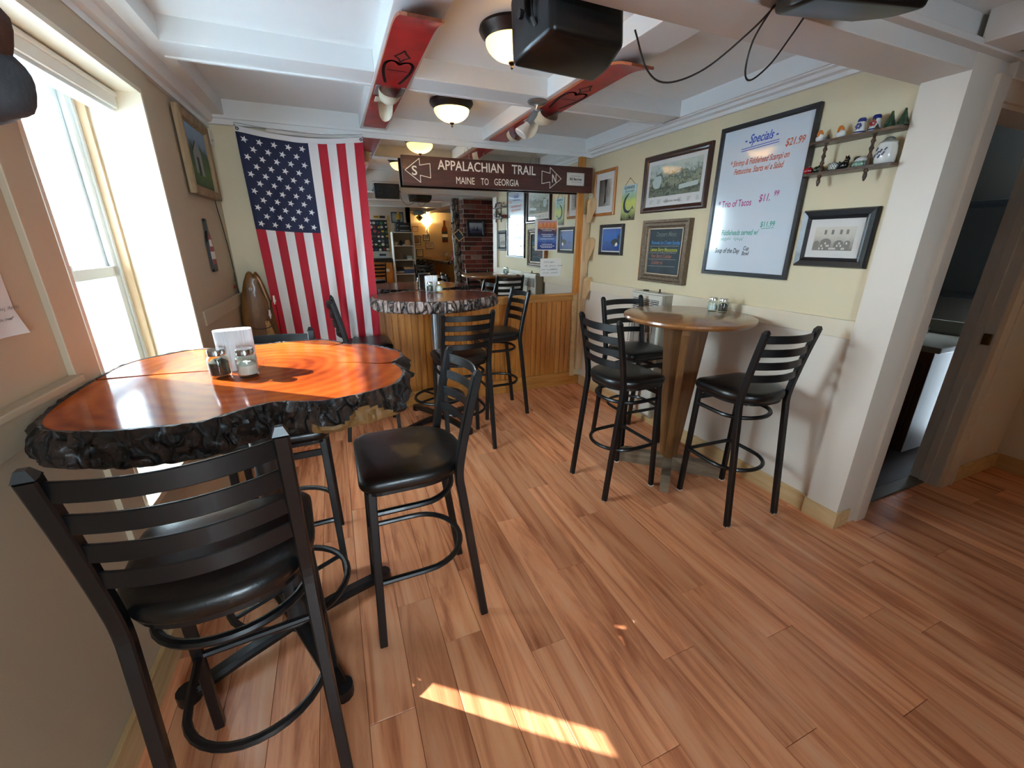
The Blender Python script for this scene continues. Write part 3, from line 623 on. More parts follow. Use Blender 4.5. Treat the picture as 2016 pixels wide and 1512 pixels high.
# ================================================================== FURNITURE
def smooth_path(pts, n=5):
    """Catmull-Rom through the points"""
    P = [Vector(p) for p in pts]; P = [P[0]*2-P[1]]+P+[P[-1]*2-P[-2]]; out = []
    for i in range(1, len(P)-2):
        for k in range(n):
            t = k/n; a, b, c, d = P[i-1:i+3]
            out.append(.5*((2*b)+(c-a)*t+(2*a-5*b+4*c-d)*t*t+(3*b-a-3*c+d)*t**3))
    out.append(P[-2]); return out
STOOL = {}
def stool_meshes():
    # local frame: sitter faces +y, back at -y, origin on the floor
    m = MB().bar([(-.178, .188, 0), (-.166, .165, .70)], .028, .028, up=(0, 1, 0)); STOOL['leg_fl'] = m.data('leg', 'black')
    STOOL['leg_fr'] = MB().bar([(.178, .188, 0), (.166, .165, .70)], .028, .028, up=(0, 1, 0)).data('leg', 'black')
    for s, k in ((-1, 'l'), (1, 'r')):
        path = smooth_path([(s*.183, -.205, 0), (s*.178, -.168, .33), (s*.175, -.138, .60), (s*.175, -.128, .70), (s*.176, -.140, .80), (s*.178, -.170, .95), (s*.180, -.202, 1.085)], 4)
        m = MB().bar(path, .030, .030, up=(0, 1, 0), c=.004)
        a = path[-1]; m.add([a+Vector((x*.015, y*.015, 0)) for x, y in ((-1, -1), (1, -1), (1, 1), (-1, 1))]+[a+Vector((x*.007, y*.007-.004, .018)) for x, y in ((-1, -1), (1, -1), (1, 1), (-1, 1))], [(0, 1, 5, 4), (1, 2, 6, 5), (2, 3, 7, 6), (3, 0, 4, 7), (4, 5, 6, 7)])
        STOOL['post_'+k] = m.data('back_post', 'black')
    def back_y(z): return -.140-(z-.80)*.217
    slats = []
    for zc in (1.055, .985, .915, .845):
        y = back_y(zc); n = 12; m = MB()
        path = [(-.172+.344*i/n, y-.046*math.sin(PI*i/n)**.9, zc) for i in range(n+1)]
        m.bar(path, .007, .040, c=.002); slats.append(m.data('slat', 'black', True))
    STOOL['slats'] = slats
    # cushion: squarish front, rounded back
    def outline(w, f, b, n=10):
        r = .055; P = []
        P += arc((w-r, f-r), r, 0, PI/2, 5); P += arc((-w+r, f-r), r, PI/2, PI, 5)
        P += [(-w, 0.0)]
        P += [(-w*math.cos(t)**.8 if math.cos(t) > 0 else 0, -b*math.sin(t)) for t in [PI/2*i/n for i in range(1, n)]]
        P += [(0, -b)]
        P += [(w*math.cos(t)**.8 if math.cos(t) > 0 else 0, -b*math.sin(t)) for t in [PI/2*i/n for i in range(n-1, 0, -1)]]
        P += [(w, 0.0)]
        return P
    m = MB(); lev = [(-.006, .703), (0, .708), (.004, .720), (.004, .738), (-.004, .750), (-.022, .757), (-.07, .7615), (-.13, .763)]
    rings = [outline(.198+o, .198+o, .175+o) for o, z in lev]; k = len(rings[0]); vs = []; fs = []
    for (o, z), R in zip(lev, rings): vs += [(p[0], p[1], z) for p in R]
    for i in range(len(lev)-1):
        for j in range(k): j2 = (j+1) % k; fs.append((i*k+j, i*k+j2, (i+1)*k+j2, (i+1)*k+j))
    fs += [tuple(range(k))[::-1], tuple(range((len(lev)-1)*k, len(lev)*k))]
    m.add(vs, fs); STOOL['cushion'] = m.data('seat_cushion', 'vinyl', True)
    m2 = MB().add(vs, fs); STOOL['worn'] = m2.data('seat_cushion', 'wornvinyl', True)
    m = MB().prism(outline(.190, .190, .167), .688, .703); m.add([], []); STOOL['seat_frame'] = m.data('seat_frame', 'black')
    STOOL['apron'] = MB().bar([(-.168, .172, .640), (.168, .172, .640)], .008, .032).data('apron', 'black')
    def ring(z, k, front):
        s = .166+.010*(.70-z)/.7; f = .165+.023*(.70-z)/.7
        path = [(-s, f, z), (-s, .02, z)]+[(-s*math.cos(t), -.128*math.sin(t)*k+.0, z) for t in [PI*i/16 for i in range(1, 16)]]+[(s, .02, z), (s, f, z)]
        m = MB().tube(path, .0115, 8)
        if front: m.tube([(-s, f, z), (s, f, z)], .0115, 8)
        return m
    STOOL['stretcher'] = ring(.605, 1.05, False).data('stretcher_hoop', 'black', True)
    STOOL['foot_ring'] = ring(.300, 1.25, True).data('foot_ring', 'black', True)
    for s, k, f in ((-1, 'fl', 1), (1, 'fr', 1), (-1, 'bl', 0), (1, 'br', 0)):
        c = (s*.178, .188) if f else (s*.183, -.205)
        STOOL['glide_'+k] = MB().box(c[0]-.0145, c[0]+.0145, c[1]-.0145, c[1]+.0145, -.001, .008, .002).data('glide', 'glide')
stool_meshes()
def stool(label, x, y, rz, group=None, glides=False, worn=False, sc=1.0, sz=None):
    t = thing('bar_stool', label, 'bar stool', (x, y, 0), rz, group)
    t.scale = (sc, sc, sz or sc)
    for a, b in (('leg_fl', 'glide_fl'), ('leg_fr', 'glide_fr'), ('post_l', 'glide_bl'), ('post_r', 'glide_br')):
        l = link('leg' if a.startswith('leg') else 'back_post', STOOL[a], t)
        if glides: link('glide', STOOL[b], l)
    for s in STOOL['slats']: link('slat', s, t)
    link('seat_cushion', STOOL['worn' if worn else 'cushion'], t)
    for k in ('seat_frame', 'apron'): link(k, STOOL[k], t)
    link('stretcher_hoop', STOOL['stretcher'], t); link('foot_ring', STOOL['foot_ring'], t)
    return t
G = 'stools at the round wooden table'
stool('black ladder-back stool at the end of the red slab table, below the paper notice', -.332, 1.043, .089, sc=.993, sz=1.051)
stool('black ladder-back stool with worn, scuffed vinyl seat at the side of the red slab table', .201, 1.490, 1.573, worn=True, sc=1.052, sz=.981)
stool('black ladder-back stool tucked behind the red slab table, facing it from the flag side', -.307, 1.938, 3.193, sc=1.015, sz=1.013)
stool('black ladder-back stool in front of the hanging flag, side-on, facing the brown slab table', .16, 3.40, -PI/2)
stool('black ladder-back stool with its back to the room at the brown slab table', .796, 2.868, .016, sc=.982, sz=.965)
stool('black ladder-back stool against the pine boards at the side of the brown slab table', 1.295, 3.389, 1.569, sz=1.016)
stool('black ladder-back stool with white glides, turned sideways at the round table', 1.552, 1.966, -1.517, G, True, sc=.964, sz=1.005)
stool('black ladder-back stool with white glides between the round table and the wall heater', 2.029, 2.449, 3.133, G, True, sc=.966, sz=1.009)
stool('black ladder-back stool with white glides under the framed old photograph, at the round table', 2.045, 1.503, -.049, G, True, sc=.976, sz=1.005)

def resample(P, n):
    P = [Vector((p[0], p[1], 0)) for p in P]; 
    Q = []
    k = len(P)
    for i in range(k):
        a, b, c, d = P[i-1], P[i], P[(i+1) % k], P[(i+2) % k]
        for j in range(6):
            t = j/6; Q.append(.5*((2*b)+(c-a)*t+(2*a-5*b+4*c-d)*t*t+(3*b-a-3*c+d)*t**3))
    L = [0]
    for i in range(len(Q)): L.append(L[-1]+(Q[(i+1) % len(Q)]-Q[i]).length)
    out = []; i = 0
    for s in range(n):
        d = L[-1]*s/n
        while L[i+1] < d: i += 1
        t = (d-L[i])/max(1e-9, L[i+1]-L[i]); out.append(Q[i].lerp(Q[(i+1) % len(Q)], t))
    return out
def slab_table(label, pts, z, thick, cracks, topm, barkm, col, seed, bark_w=.026, xmin=None, bare=None, vs_=1.0):
    cx, cy = col
    t = thing('live_edge_table', label, 'table', (cx, cy, 0))
    O = resample([(p[0]-cx, p[1]-cy) for p in pts], 460); n = len(O)
    area = sum(O[i].x*O[(i+1) % n].y-O[(i+1) % n].x*O[i].y for i in range(n))
    if area < 0: O = O[::-1]
    # slab body with cracks cut as narrow wedges
    poly = []
    used = set()
    cr = []
    for (ex, ey, path, w) in cracks:
        e = Vector((ex-cx, ey-cy, 0)); i = min(range(n), key=lambda k: (O[k]-e).length); cr.append((i, [Vector((p[0]-cx, p[1]-cy, 0)) for p in path], w))
    cd = {i: (p, w) for i, p, w in cr}
    for i in range(n):
        skip = any(0 < ((i-ci) % n) <= 2 for ci in cd)
        if skip: continue
        if i in cd:
            p, w = cd[i]; a = O[i]; b = O[(i+3) % n]
            tang = (b-a).normalized()
            poly.append(a)
            for q, s in zip(p[:-1], [1-.8*(j+1)/len(p) for j in range(len(p)-1)]): poly.append(q-tang*w*s*.5)
            poly.append(p[-1])
            for q, s in list(zip(p[:-1], [1-.8*(j+1)/len(p) for j in range(len(p)-1)]))[::-1]: poly.append(q+tang*w*s*.5)
        else: poly.append(O[i])
    m = MB().prism([(p.x, p.y) for p in poly], z-thick+.004, z)
    m.build('slab_top', topm, t)
    # rough bark skirt
    K = 11; vs = []; fs = []; 
    Nrm = []
    for i in range(n):
        tg = (O[(i+2) % n]-O[i-2]).normalized(); Nrm.append(Vector((tg.y, -tg.x, 0)))
    for i in range(n):
        p = O[i]; nr = Nrm[i]
        for k in range(K):
            f = k/(K-1)
            zz = z+.001-thick*f
            q = Vector((p.x*5, p.y*5, seed))
            ridge = noise.noise(Vector((p.x*17+seed, p.y*17, zz*3.2*vs_)))
            fine = noise.noise(Vector((p.x*55+seed, p.y*55, zz*30)))
            crag = noise.noise(Vector((p.x*34+seed*2, p.y*34, zz*7*vs_)))
            d = bark_w*(.85+.7*ridge+(.75 if vs_ < 2 else .5)*crag+(.45 if vs_ < 2 else .8)*fine)
            if crag < -.22 or ridge < -.28: d -= .010
            prof = min(1, 3.2*f+.30)*min(1, (1-f)*4+.35)
            d = max(.002, d*prof)
            wob = .004*noise.noise(Vector((p.x*30, p.y*30, seed+9)))
            if k == 0: d = max(.003, d*.9)
            v = Vector((p.x, p.y, 0))+nr*d
            if xmin is not None: 
                lim = xmin(v.y+cy)-cx
                if v.x < lim: v.x = lim
            vs.append((v.x, v.y, zz+(wob if 0 < k < K-1 else (wob*.8 if k else wob*.6+.001))))
        vs.append((p.x-nr.x*.012, p.y-nr.y*.012, z-thick-.001)); vs.append((p.x-nr.x*.004, p.y-nr.y*.004, z+.0012))
    K2 = K+2
    def near_gap(i): return any(((i-ci) % n) < 3 for ci in cd)
    bvs, bfs = vs, []
    bare_f = []
    for i in range(n):
        j = (i+1) % n
        if near_gap(i): 
            continue
        for k in range(K2):
            k2 = (k+1) % K2
            fc = (i*K2+k, j*K2+k, j*K2+k2, i*K2+k2)
            f = k/(K-1)
            if bare and k < K and bare(O[i].x+cx, O[i].y+cy, f): bare_f.append(fc)
            else: bfs.append(fc)
    MB().add(bvs, bfs).build('bark_edge', barkm, t, True)
    if bare_f: MB().add(bvs, bare_f).build('bare_edge', 'rawslab', t, True)
    # steel pedestal, foot ring and cross feet
    MB().lathe([(.036, .03), (.036, z-thick)], 20).build('column', 'steel' if seed > 5 else mat('grey_column_steel', '4a4d50', .4, metal=.6), t, True)
    MB().box(-.17, .17, -.03, .03, z-thick-.02, z-thick+.004).box(-.03, .03, -.17, .17, z-thick-.02, z-thick+.004).build('top_plate', 'black', t)
    rg = MB().tube(arc((0, 0), .205, 0, 2*PI*31/32, 31, .235), .0125, 8, True).build('foot_ring', 'black', t, True)
    for a in range(4):
        ang = a*PI/2+.5
        MB().tube([(.03*math.cos(ang), .03*math.sin(ang), .235), (.205*math.cos(ang), .205*math.sin(ang), .235)], .009, 6).build('spoke', 'black', rg, True)
        ang = a*PI/2+.42
        MB().bar([(0, 0, .055), (.2*math.cos(ang), .2*math.sin(ang), .045), (.37*math.cos(ang), .37*math.sin(ang), .026)], .058, .04, c=.012).tube([(.37*math.cos(ang), .37*math.sin(ang), 0), (.37*math.cos(ang), .37*math.sin(ang), .044)], .036, 12).build('foot', 'black', t, True)
    return t
T1 = [(-.68, 1.25), (-.64, 1.18), (-.59, 1.145), (-.52, 1.12), (-.47, 1.11), (-.36, 1.095), (-.32, 1.10), (-.28, 1.13), (-.22, 1.165), (-.17, 1.17), (-.12, 1.15), (-.07, 1.135), (-.03, 1.14), (.04, 1.16), (.11, 1.19), (.15, 1.25), (.17, 1.32), (.165, 1.40), (.15, 1.45), (.19, 1.51), (.195, 1.60), (.16, 1.66), (.12, 1.73), (.07, 1.785), (.02, 1.80), (-.02, 1.855), (-.08, 1.92), (-.18, 1.94), (-.32, 1.925), (-.51, 1.92), (-.57, 1.91), (-.64, 1.85), (-.68, 1.81), (-.705, 1.74), (-.71, 1.66), (-.71, 1.58), (-.708, 1.48), (-.70, 1.36)]
t1 = slab_table('large live-edge slab table with glossy red-orange top and dark bark, by the window', T1, 1.10, .092,
    [(-.712, 1.60, [(-.55, 1.585), (-.38, 1.565), (-.24, 1.545)], .016), (.155, 1.44, [(.10, 1.455), (.03, 1.50), (-.05, 1.525)], .016), (.005, 1.82, [(-.03, 1.80), (-.07, 1.765)], .014)],
    'slab1', 'bark1', (-.30, 1.50), 3.0, .024, lambda y: LX(y)+.024, lambda x, y, f: (x > -.12 and y < 1.45 and f > .66+.5*noise.noise(Vector((x*11, y*11, 2.0)))) and x > -.10, 4.0)
T2 = [(.73+.485*math.cos(a)*(1+.03*math.sin(3*a+1)), 3.352+.385*math.sin(a)*(1+.025*math.cos(4*a))) for a in [2*PI*i/26 for i in range(26)]]
t2 = slab_table('live-edge slab table with brown polished top and thick grey bark, in front of the mirror', T2, 1.095, .088,
    [(1.22, 3.33, [(1.17, 3.32), (1.10, 3.315)], .02)], 'slab2', 'bark2', (.72, 3.34), 8.0, .026)

def round_table():
    t = thing('round_table', 'round brown wooden table on a crossed plank pedestal by the right wall', 'table', (2.0, 1.945, 0))
    z = 1.08
    base = MB().lathe([(0, z-.034), (.365, z-.034), (.380, z-.028), (.387, z-.016), (.384, z-.005), (.376, z), (0, z)], 72)
    base.build('table_top', 'oak', t, True)
    for s in (1, -1):
        d = Vector((1, s, 0)).normalized(); p = Vector((-d.y, d.x, 0))
        w0, w1 = .055, .135
        m = MB(); th = .021
        def P(u, v, zz): q = d*u+p*v; return (q.x, q.y, zz)
        m.add([P(u, v, zz) for zz, w in ((.10, w0), (z-.034, w1)) for u in (-w, w) for v in (-th, th)], [(0, 1, 3, 2), (4, 6, 7, 5), (0, 4, 5, 1), (2, 3, 7, 6), (0, 2, 6, 4), (1, 5, 7, 3)])
        m.build('pedestal_board', 'oakleg', t)
        b = MB(); L = .335
        prof = [(-L, 0), (L, 0), (L, .075), (L-.04, .10), (-L+.04, .10), (-L, .075)]
        b.add([P(u, v, zz) for v in (-.028, .028) for u, zz in prof], [(0, 1, 2, 3, 4, 5), (11, 10, 9, 8, 7, 6)]+[(i, i+6, (i+1) % 6+6, (i+1) % 6) for i in range(6)])
        b.build('foot_plank', 'footwood', t)
        c = MB(); c.add([P(u, v, zz) for zz in (z-.075, z-.034) for u in (-.30, .30) for v in (-.02, .02)], [(0, 1, 3, 2), (4, 6, 7, 5), (0, 4, 5, 1), (2, 3, 7, 6), (0, 2, 6, 4), (1, 5, 7, 3)]); c.build('cleat', 'oakleg', t)
round_table()

# ------------------------------------------------------------------ table-top things
JAR = {}
def jar_meshes():
    JAR['glass'] = MB().lathe([(0, 0), (.026, 0), (.029, .004), (.030, .012), (.030, .055), (.027, .066), (.0225, .071), (.0225, .078), (.0205, .078), (.0205, .070), (.025, .063), (.0275, .054), (.0275, .010), (0, .006)], 24).data('glass_body', 'jar', True)
    JAR['lid'] = MB().lathe([(.0245, .071), (.0245, .087), (.023, .0895), (0, .0895)], 24).data('lid', 'chrome', True)
    JAR['handle'] = MB().tube(smooth_path([(.029, 0, .060), (.042, 0, .061), (.050, 0, .050), (.049, 0, .034), (.040, 0, .022), (.029, 0, .020)], 4), .0042, 8, up=(0, 1, 0)).data('handle', 'jar', True)
    for k, m, h in (('salt', 'salt', .045), ('pepper', 'pepper', .055)):
        JAR[k] = MB().lathe([(0, .007), (.0265, .011), (.0268, h-.006), (.012, h+.004), (0, h)], 20).data('contents', m, True)
jar_meshes()
def jar(kind, label, x, y, z, rz, group=None):
    t = thing('shaker_jar', label, 'shaker', (x, y, z), rz, group)
    for k, n in (('glass', 'glass_body'), ('lid', 'lid'), ('handle', 'handle'), (kind, 'contents')): link(n, JAR[k], t)
    return t
jar('pepper', 'glass mug-jar shaker of pepper on the red slab table', -.362, 1.478, 1.10, math.radians(-75))
jar('salt', 'glass mug-jar shaker of salt on the red slab table', -.283, 1.455, 1.10, math.radians(-20))
jar('pepper', 'glass mug-jar shaker of pepper on the brown slab table', .735, 3.56, 1.095, PI)
jar('salt', 'glass mug-jar shaker of salt on the brown slab table', .815, 3.55, 1.095, 0)
jar('salt', 'glass mug-jar shaker of salt on the round table', 2.245, 1.985, 1.08, PI)
jar('pepper', 'glass mug-jar shaker of pepper on the round table', 2.255, 1.915, 1.08, 0)
MT['ribplastic'] = mat('white_ribbed_plastic', 'e4e6e8', .25, coat=.4)
def napkins(label, x, y, z, rz):
    t = thing('napkin_holder', label, 'napkin holder', (x, y, z), rz)
    MB().box(-.05, .05, -.026, .026, 0, .006, .002).build('base', 'ribplastic', t)
    n = 72; P = []; Q = []
    for i in range(n):
        a = 2*PI*i/n; c, d = math.cos(a), math.sin(a); e = .6
        x = .052*math.copysign(abs(c)**e, c); yy = .030*math.copysign(abs(d)**e, d); k = 1+.035*math.cos(a*36)
        P.append((x*k, yy*k)); Q.append((x*.93, yy*.90))
    vs = [(p[0]*.96, p[1]*.96, .004) for p in P]+[(p[0], p[1], .132) for p in P]+[(p[0], p[1], .132) for p in Q]+[(p[0]*.96, p[1]*.96, .008) for p in Q]
    MB().add(vs, [(r*n+i, r*n+(i+1) % n, (r+1)*n+(i+1) % n, (r+1)*n+i) for r in range(3) for i in range(n)]).build('ribbed_shell', 'ribplastic', t)
    for i in range(5): MB().box(-.038, .038, -.016+.0068*i, -.0105+.0068*i, .008, .118+.003*(i % 2)).build('napkin', 'paper', t)
napkins('white ribbed napkin holder behind the shakers on the red slab table', -.325, 1.560, 1.10, math.radians(12))
napkins('white ribbed napkin holder by the shakers on the brown slab table', .765, 3.63, 1.095, 0)

# ------------------------------------------------------------------ flag
def build_flag():
    t = thing('flag', 'large stars and stripes flag hung vertically over the back wall, left of the trail sign', 'flag', (-.505, 3.745, 2.245))
    Wd, Hd = .832, 1.555
    def Sf(u, v, off=0.0):
        # u 0..1 left-right, v 0..1 top-bottom
        sag = .040*math.sin(PI*u)*(1-v)
        x = u*Wd + .012*v*math.sin(2.2*v) - .03*v*u + .035*v*(1-u)
        drape = .016*math.sin(u*13*1.9+1.7*v)*(.25+.75*v)+.010*math.sin(u*31+4*v)*v+.006*math.sin(9*v+5*u)+.012*math.sin(u*5.5+2.5*v)*v
        fl = .006*math.sin((u*2.2+v)*17)*(.4+.6*v)
        return Vector((x, -.02-.02*v-drape-fl-off, -.028-sag-v*Hd))
    def patch(u0, u1, v0, v1, nu, nv, m, name, parent=t):
        return MB().grid(lambda a, b: Sf(u0+(u1-u0)*a, v0+(v1-v0)*b), nu, nv).build(name, m, parent, True)
    for i in range(13):
        u0, u1 = i/13, (i+1)/13
        patch(u0, u1, .405 if i < 7 else 0, 1, 6, 60, 'red' if i % 2 == 0 else 'fwhite', 'stripe')
    c = patch(0, 7/13, 0, .405, 28, 30, 'navy', 'canton')
    for r in range(11):
        k = 5 if r % 2 == 0 else 4
        for q in range(k):
            u = (7/13)*((q+.5)/5 if k == 5 else (q+1)/5); v = .405*(r+.75)/11.5
            m = MB(); P = []
            for j in range(10):
                a = -PI/2+j*PI/5+PI*.5; R = .0235 if j % 2 == 0 else .0095
                P.append((u+R*math.cos(a)/Wd, v+R*math.sin(a)/Hd))
            vs = [Sf(*p, .0022) for p in P]+[Sf(u, v, .0022)]
            m.add(vs, [(j, (j+1) % 10, 10) for j in range(10)]).build('star', 'fwhite', c)
    hd = MB().grid(lambda a, b: Sf(a, 0)+Vector((0, -.002, .034*(1-b))), 40, 2).build('heading', 'fwhite', t, True)
    for u in (.018, .985):
        p = Sf(u, 0)+Vector((0, -.006, .018)); m = MB().tube([p+Vector((.008*math.cos(a), 0, .008*math.sin(a))) for a in [2*PI*i/12 for i in range(12)]], .003, 6, True, (0, 1, 0)); m.build('grommet', 'bronze', hd, True)
        MB().tube([p+Vector((0, -.004, 0)), p+Vector((-.012 if u < .5 else .012, .0, .022)), p+Vector((-.02 if u < .5 else .02, .03, .03))], .0028, 6).build('hook', 'steel', t, True)
    MB().tube([Sf(u, 0)+Vector((0, -.008, .05+.012*math.sin(PI*u))) for u in [i/20 for i in range(21)]], .0018, 5).build('hanging_cord', 'steel', t, True)
build_flag()

# ------------------------------------------------------------------ trail sign
def build_sign():
    t = thing('trail_sign', 'long dark wooden trail sign with cream routed lettering and two arrows, hung before the mirror', 'sign', (1.478, 3.70, 2.046), 0)
    t.rotation_euler = (0, -math.radians(.45), 0)
    L, h = 1.762, .216
    MB().box(-L/2, L/2, -.02, .02, -h/2, h/2, .004).build('board', 'signwood', t)
    y = -.0212
    for w, a, b, c, d in (('APPALACHIAN', -.595, -.019, .016, .088), ('TRAIL', .057, .286, .016, .088), ('MAINE', -.444, -.284, -.082, -.030), ('TO', -.228, -.159, -.082, -.030), ('GEORGIA', -.107, .123, -.080, -.028)): text_fit(w, 'signpaint', t, a, b, c, d, y, .0012 if c > 0 else 0.0)
    def arrow(cx, s, letter, k):
        P = [(-.105, 0), (.015, .092), (.015, .042), (.10, .058), (.10, -.05), (.015, -.034), (.015, -.088), (-.105, 0)]
        m = MB()
        for q in strip([(cx+s*p[0]*k, p[1]*k*.98) for p in P], .0052): flat(m, q, y)
        m.build('arrow', 'signpaint', t)
        text_fit(letter, 'signpaint', t, cx-s*.03*k-.021, cx-s*.03*k+.021, -.034, .034, y, .0012)
    arrow(-.755, 1, 'S', .98); arrow(.445, -1, 'N', .96)
    p = MB().box(.605, .788, -.024, -.02, -.050, .056, .001).build('plaque', mat('pale_metal_plaque', 'd2d0cc', .3, metal=.3), t)
    squiggle(p, 'ink', .645, .75, .028, .006, -.0248, .0009, 5); squiggle(p, 'ink', .655, .735, -.022, .006, -.0248, .0009, 6); text('Bill Barrow', .030, 'ink', p, .697, .002, -.0248, .95, bold=.0008)
    pass
    for x in (.614, .779):
        for z in (-.042, .048): MB().ball((x, -.0245, z), .003, .002, .003, 8, 5).build('screw', 'bronze', p)
    for x in (-.32, .315):
        MB().tube([(x, 0, h/2-.005), (x, 0, h/2+.03)], .002, 6).tube([(x+.007*math.cos(a), 0, h/2+.037+.007*math.sin(a)) for a in [2*PI*i/10 for i in range(10)]], .0016, 6, True, (0, 1, 0)).build('screw_eye', 'steel', t)
        MB().tube([(x, .0, h/2+.042), (x, .012, h/2+.06), (x, .04, h/2+.095)], .002, 6).build('hanging_hook', 'steel', t)
build_sign()
# ================================================================== WALL THINGS
RW = -PI/2   # facing out of the right wall (viewer's right = -y)
LWR = PI/2-math.atan(.0226)*-1
def frame_parts(t, w, h, fw, d, m, steps=None, y0=0.0):
    """mitred frame of outer size w x h; profile steps [(inset, depth)]"""
    st = steps or [(0, d*.75), (fw*.25, d), (fw*.7, d*.9), (fw, d*.55)]
    mb = MB(); rings = []
    pts = [(0, 0.0)]+st+[(fw, 0.0)]
    for ins, dep in pts:
        x, z = w/2-ins, h/2-ins; rings.append([(-x, -dep+y0, -z), (x, -dep+y0, -z), (x, -dep+y0, z), (-x, -dep+y0, z)])
    vs = [p for r in rings for p in r]; fs = []
    for i in range(len(rings)-1):
        for j in range(4): j2 = (j+1) % 4; fs.append((i*4+j, i*4+j2, (i+1)*4+j2, (i+1)*4+j))
    mb.add(vs, fs); return mb.build('frame', m, t)
def picture(name, label, cat, loc, rz, w, h, fw, d, fm, pm, matw=None, matm='paper', steps=None, glass=True, group=None):
    t = thing(name, label, cat, loc, rz, group)
    frame_parts(t, w, h, fw, d, fm, steps)
    iw, ih = w/2-fw+.002, h/2-fw+.002
    MB().box(-iw, iw, -d*.35, -.001, -ih, ih).build('backing' if matw is None else 'mat_board', pm if matw is None else matm, t)
    pr = None
    if matw is not None:
        if isinstance(matw, (int, float)): matw = (matw,)*4
        l, r, b, tp = matw
        pr = MB().add([(-iw+l, -d*.35-.0012, -ih+b), (iw-r, -d*.35-.0012, -ih+b), (iw-r, -d*.35-.0012, ih-tp), (-iw+l, -d*.35-.0012, ih-tp)], [(0, 1, 2, 3)]).build('print', pm, t)
    if glass: MB().add([(-iw, -d*.48, -ih), (iw, -d*.48, -ih), (iw, -d*.48, ih), (-iw, -d*.48, ih)], [(0, 1, 2, 3)]).build('glass', 'picglass', t)
    t['fy'] = -d*.35-.002
    return t
WX = 2.409
def right_wall():
    # rock photograph in orange wood
    rock = print_mat('rock_photo', 'v', [(.2, '2c2622'), (.42, '6b625a'), (.6, '9a938a'), (.8, 'c4beb4')], 11, 0, -.2, .2, .5, .5, (1, 1, .35))
    t = picture('framed_photo', 'tall photograph of grey rock in an orange wood frame, white mat', 'picture', (WX, 3.525, 1.934), RW, .335, .392, .026, .022, 'frame_or', rock, (.055, .045, .06, .06))
    m = MB(); flat(m, [(-.005, -.10), (.028, -.08), (.022, .02), (.034, .11), (-.012, .11), (.006, .03)], t['fy']); m.build('dark_cleft', 'ink', t)
    # fish beer tin
    t = thing('tin_sign', 'narrow yellow-green tin sign with a leaping fish, hung on a string', 'sign', (WX, 3.168, 1.824), RW)
    MB().box(-.095, .095, -.004, -.001, -.14, .14, .0008).build('tin_panel', print_mat('tin_print', 'v', [(.0, '50462e'), (.14, '7a8250'), (.3, 'b6c07a'), (.5, 'c9cf66'), (.65, '9dbb8e'), (.85, 'b4cfd2')], 9, 2, -.14, .14, .16), t)
    m = MB(); P = []
    sp = smooth_path([(.005, 0, .075), (-.045, 0, .03), (-.055, 0, -.02), (-.035, 0, -.06), (.012, 0, -.072), (.05, 0, -.045)], 6)
    wd = [.006+.018*math.sin(PI*min(1, i/(len(sp)-1)*1.08))**.8 for i in range(len(sp))]
    lft = []; rgt = []
    for i, p in enumerate(sp):
        a = sp[max(0, i-1)]; b = sp[min(len(sp)-1, i+1)]; d = (b-a).normalized(); n = Vector((-d.z, 0, d.x)); lft.append((p.x+n.x*wd[i]*.6, p.z+n.z*wd[i]*.6)); rgt.append((p.x-n.x*wd[i]*.6, p.z-n.z*wd[i]*.6))
    flat(m, lft+rgt[::-1], -.0048); flat(m, [(.045, -.05), (.062, -.022), (.066, -.042), (.082, -.05)], -.0049); m.build('painted_fish', mat('fish_grey_ink', '343c44', .5), t)
    m = MB(); flat(m, [(.02, -.118), (.03, -.095), (.036, -.118), (.045, -.102), (.05, -.125), (.03, -.128)], -.0048); flat(m, [(-.09, -.13), (-.075, -.112), (-.07, -.135)], -.0048); m.build('painted_figure', 'ink', t)
    text('GUINNESS', .030, 'ink', t, 0, .118, -.005, 1.0, bold=.0006); text('for strength', .026, 'ink', t, .005, .092, -.005, .95, shear=.2)
    MB().tube([(-.07, -.002, .138), (-.004, -.004, .19), (.004, -.004, .19), (.07, -.002, .138)], .0018, 5).build('string', mat('jute', '9a7a52', .8), t)
    MB().ball((0, -.004, .19), .004, .006, .004, 8, 5).build('nail', 'bronze', t)
    # bird's-eye town map
    mp = print_mat('town_lithograph', 'v', [(0.0, '343a30'), (.2, '7c8470'), (.32, '3c4236'), (.46, '9aa288'), (.56, '4c5448'), (.66, '8e9a90'), (.72, 'b2beb4'), (.9, 'bfc8be')], 24, 2, -.14, .17, .5, .5)
    t = picture('framed_map', 'large framed bird\'s-eye lithograph of a lakeside town in a dark cherry frame', 'picture', (WX, 2.645, 1.930), RW, .662, .408, .042, .03, 'frame_dk', mp, (.03, .03, .072, .03), 'paper', [(0, .022), (.008, .03), (.018, .03), (.022, .022), (.032, .020), (.042, .012)])
    m = MB(); y = t['fy']
    P = []
    for i in range(22):
        a = 2*PI*i/22; r = 1+.35*noise.noise(Vector((math.cos(a)*1.7, math.sin(a)*1.7, 1.0))); P.append((-.175+.05*r*math.cos(a), .01+.045*r*math.sin(a)))
    flat(m, P, y-.0004); flat(m, [(.06, -.058), (.24, -.045), (.24, -.015), (.06, -.028)], y-.0004); m.build('pale_lake', mat('lake_paper', 'b9c8c4', .6), t)
    text('MONSON, MAINE', .018, 'ink', t, .0, -.132, y, 1.2)
    m = MB(); rr = random.Random(2)
    for i in range(6):
        for k in range(4): x = -.24+.085*i+(.05 if i > 2 else 0); flat(m, [(x, -.118-.008*k), (x+rr.uniform(.02, .05), -.118-.008*k), (x+.03, -.1155-.008*k), (x, -.1155-.008*k)], y)
    m.build('caption_lines', mat('grey_print', '8a8e8c', .7), t)
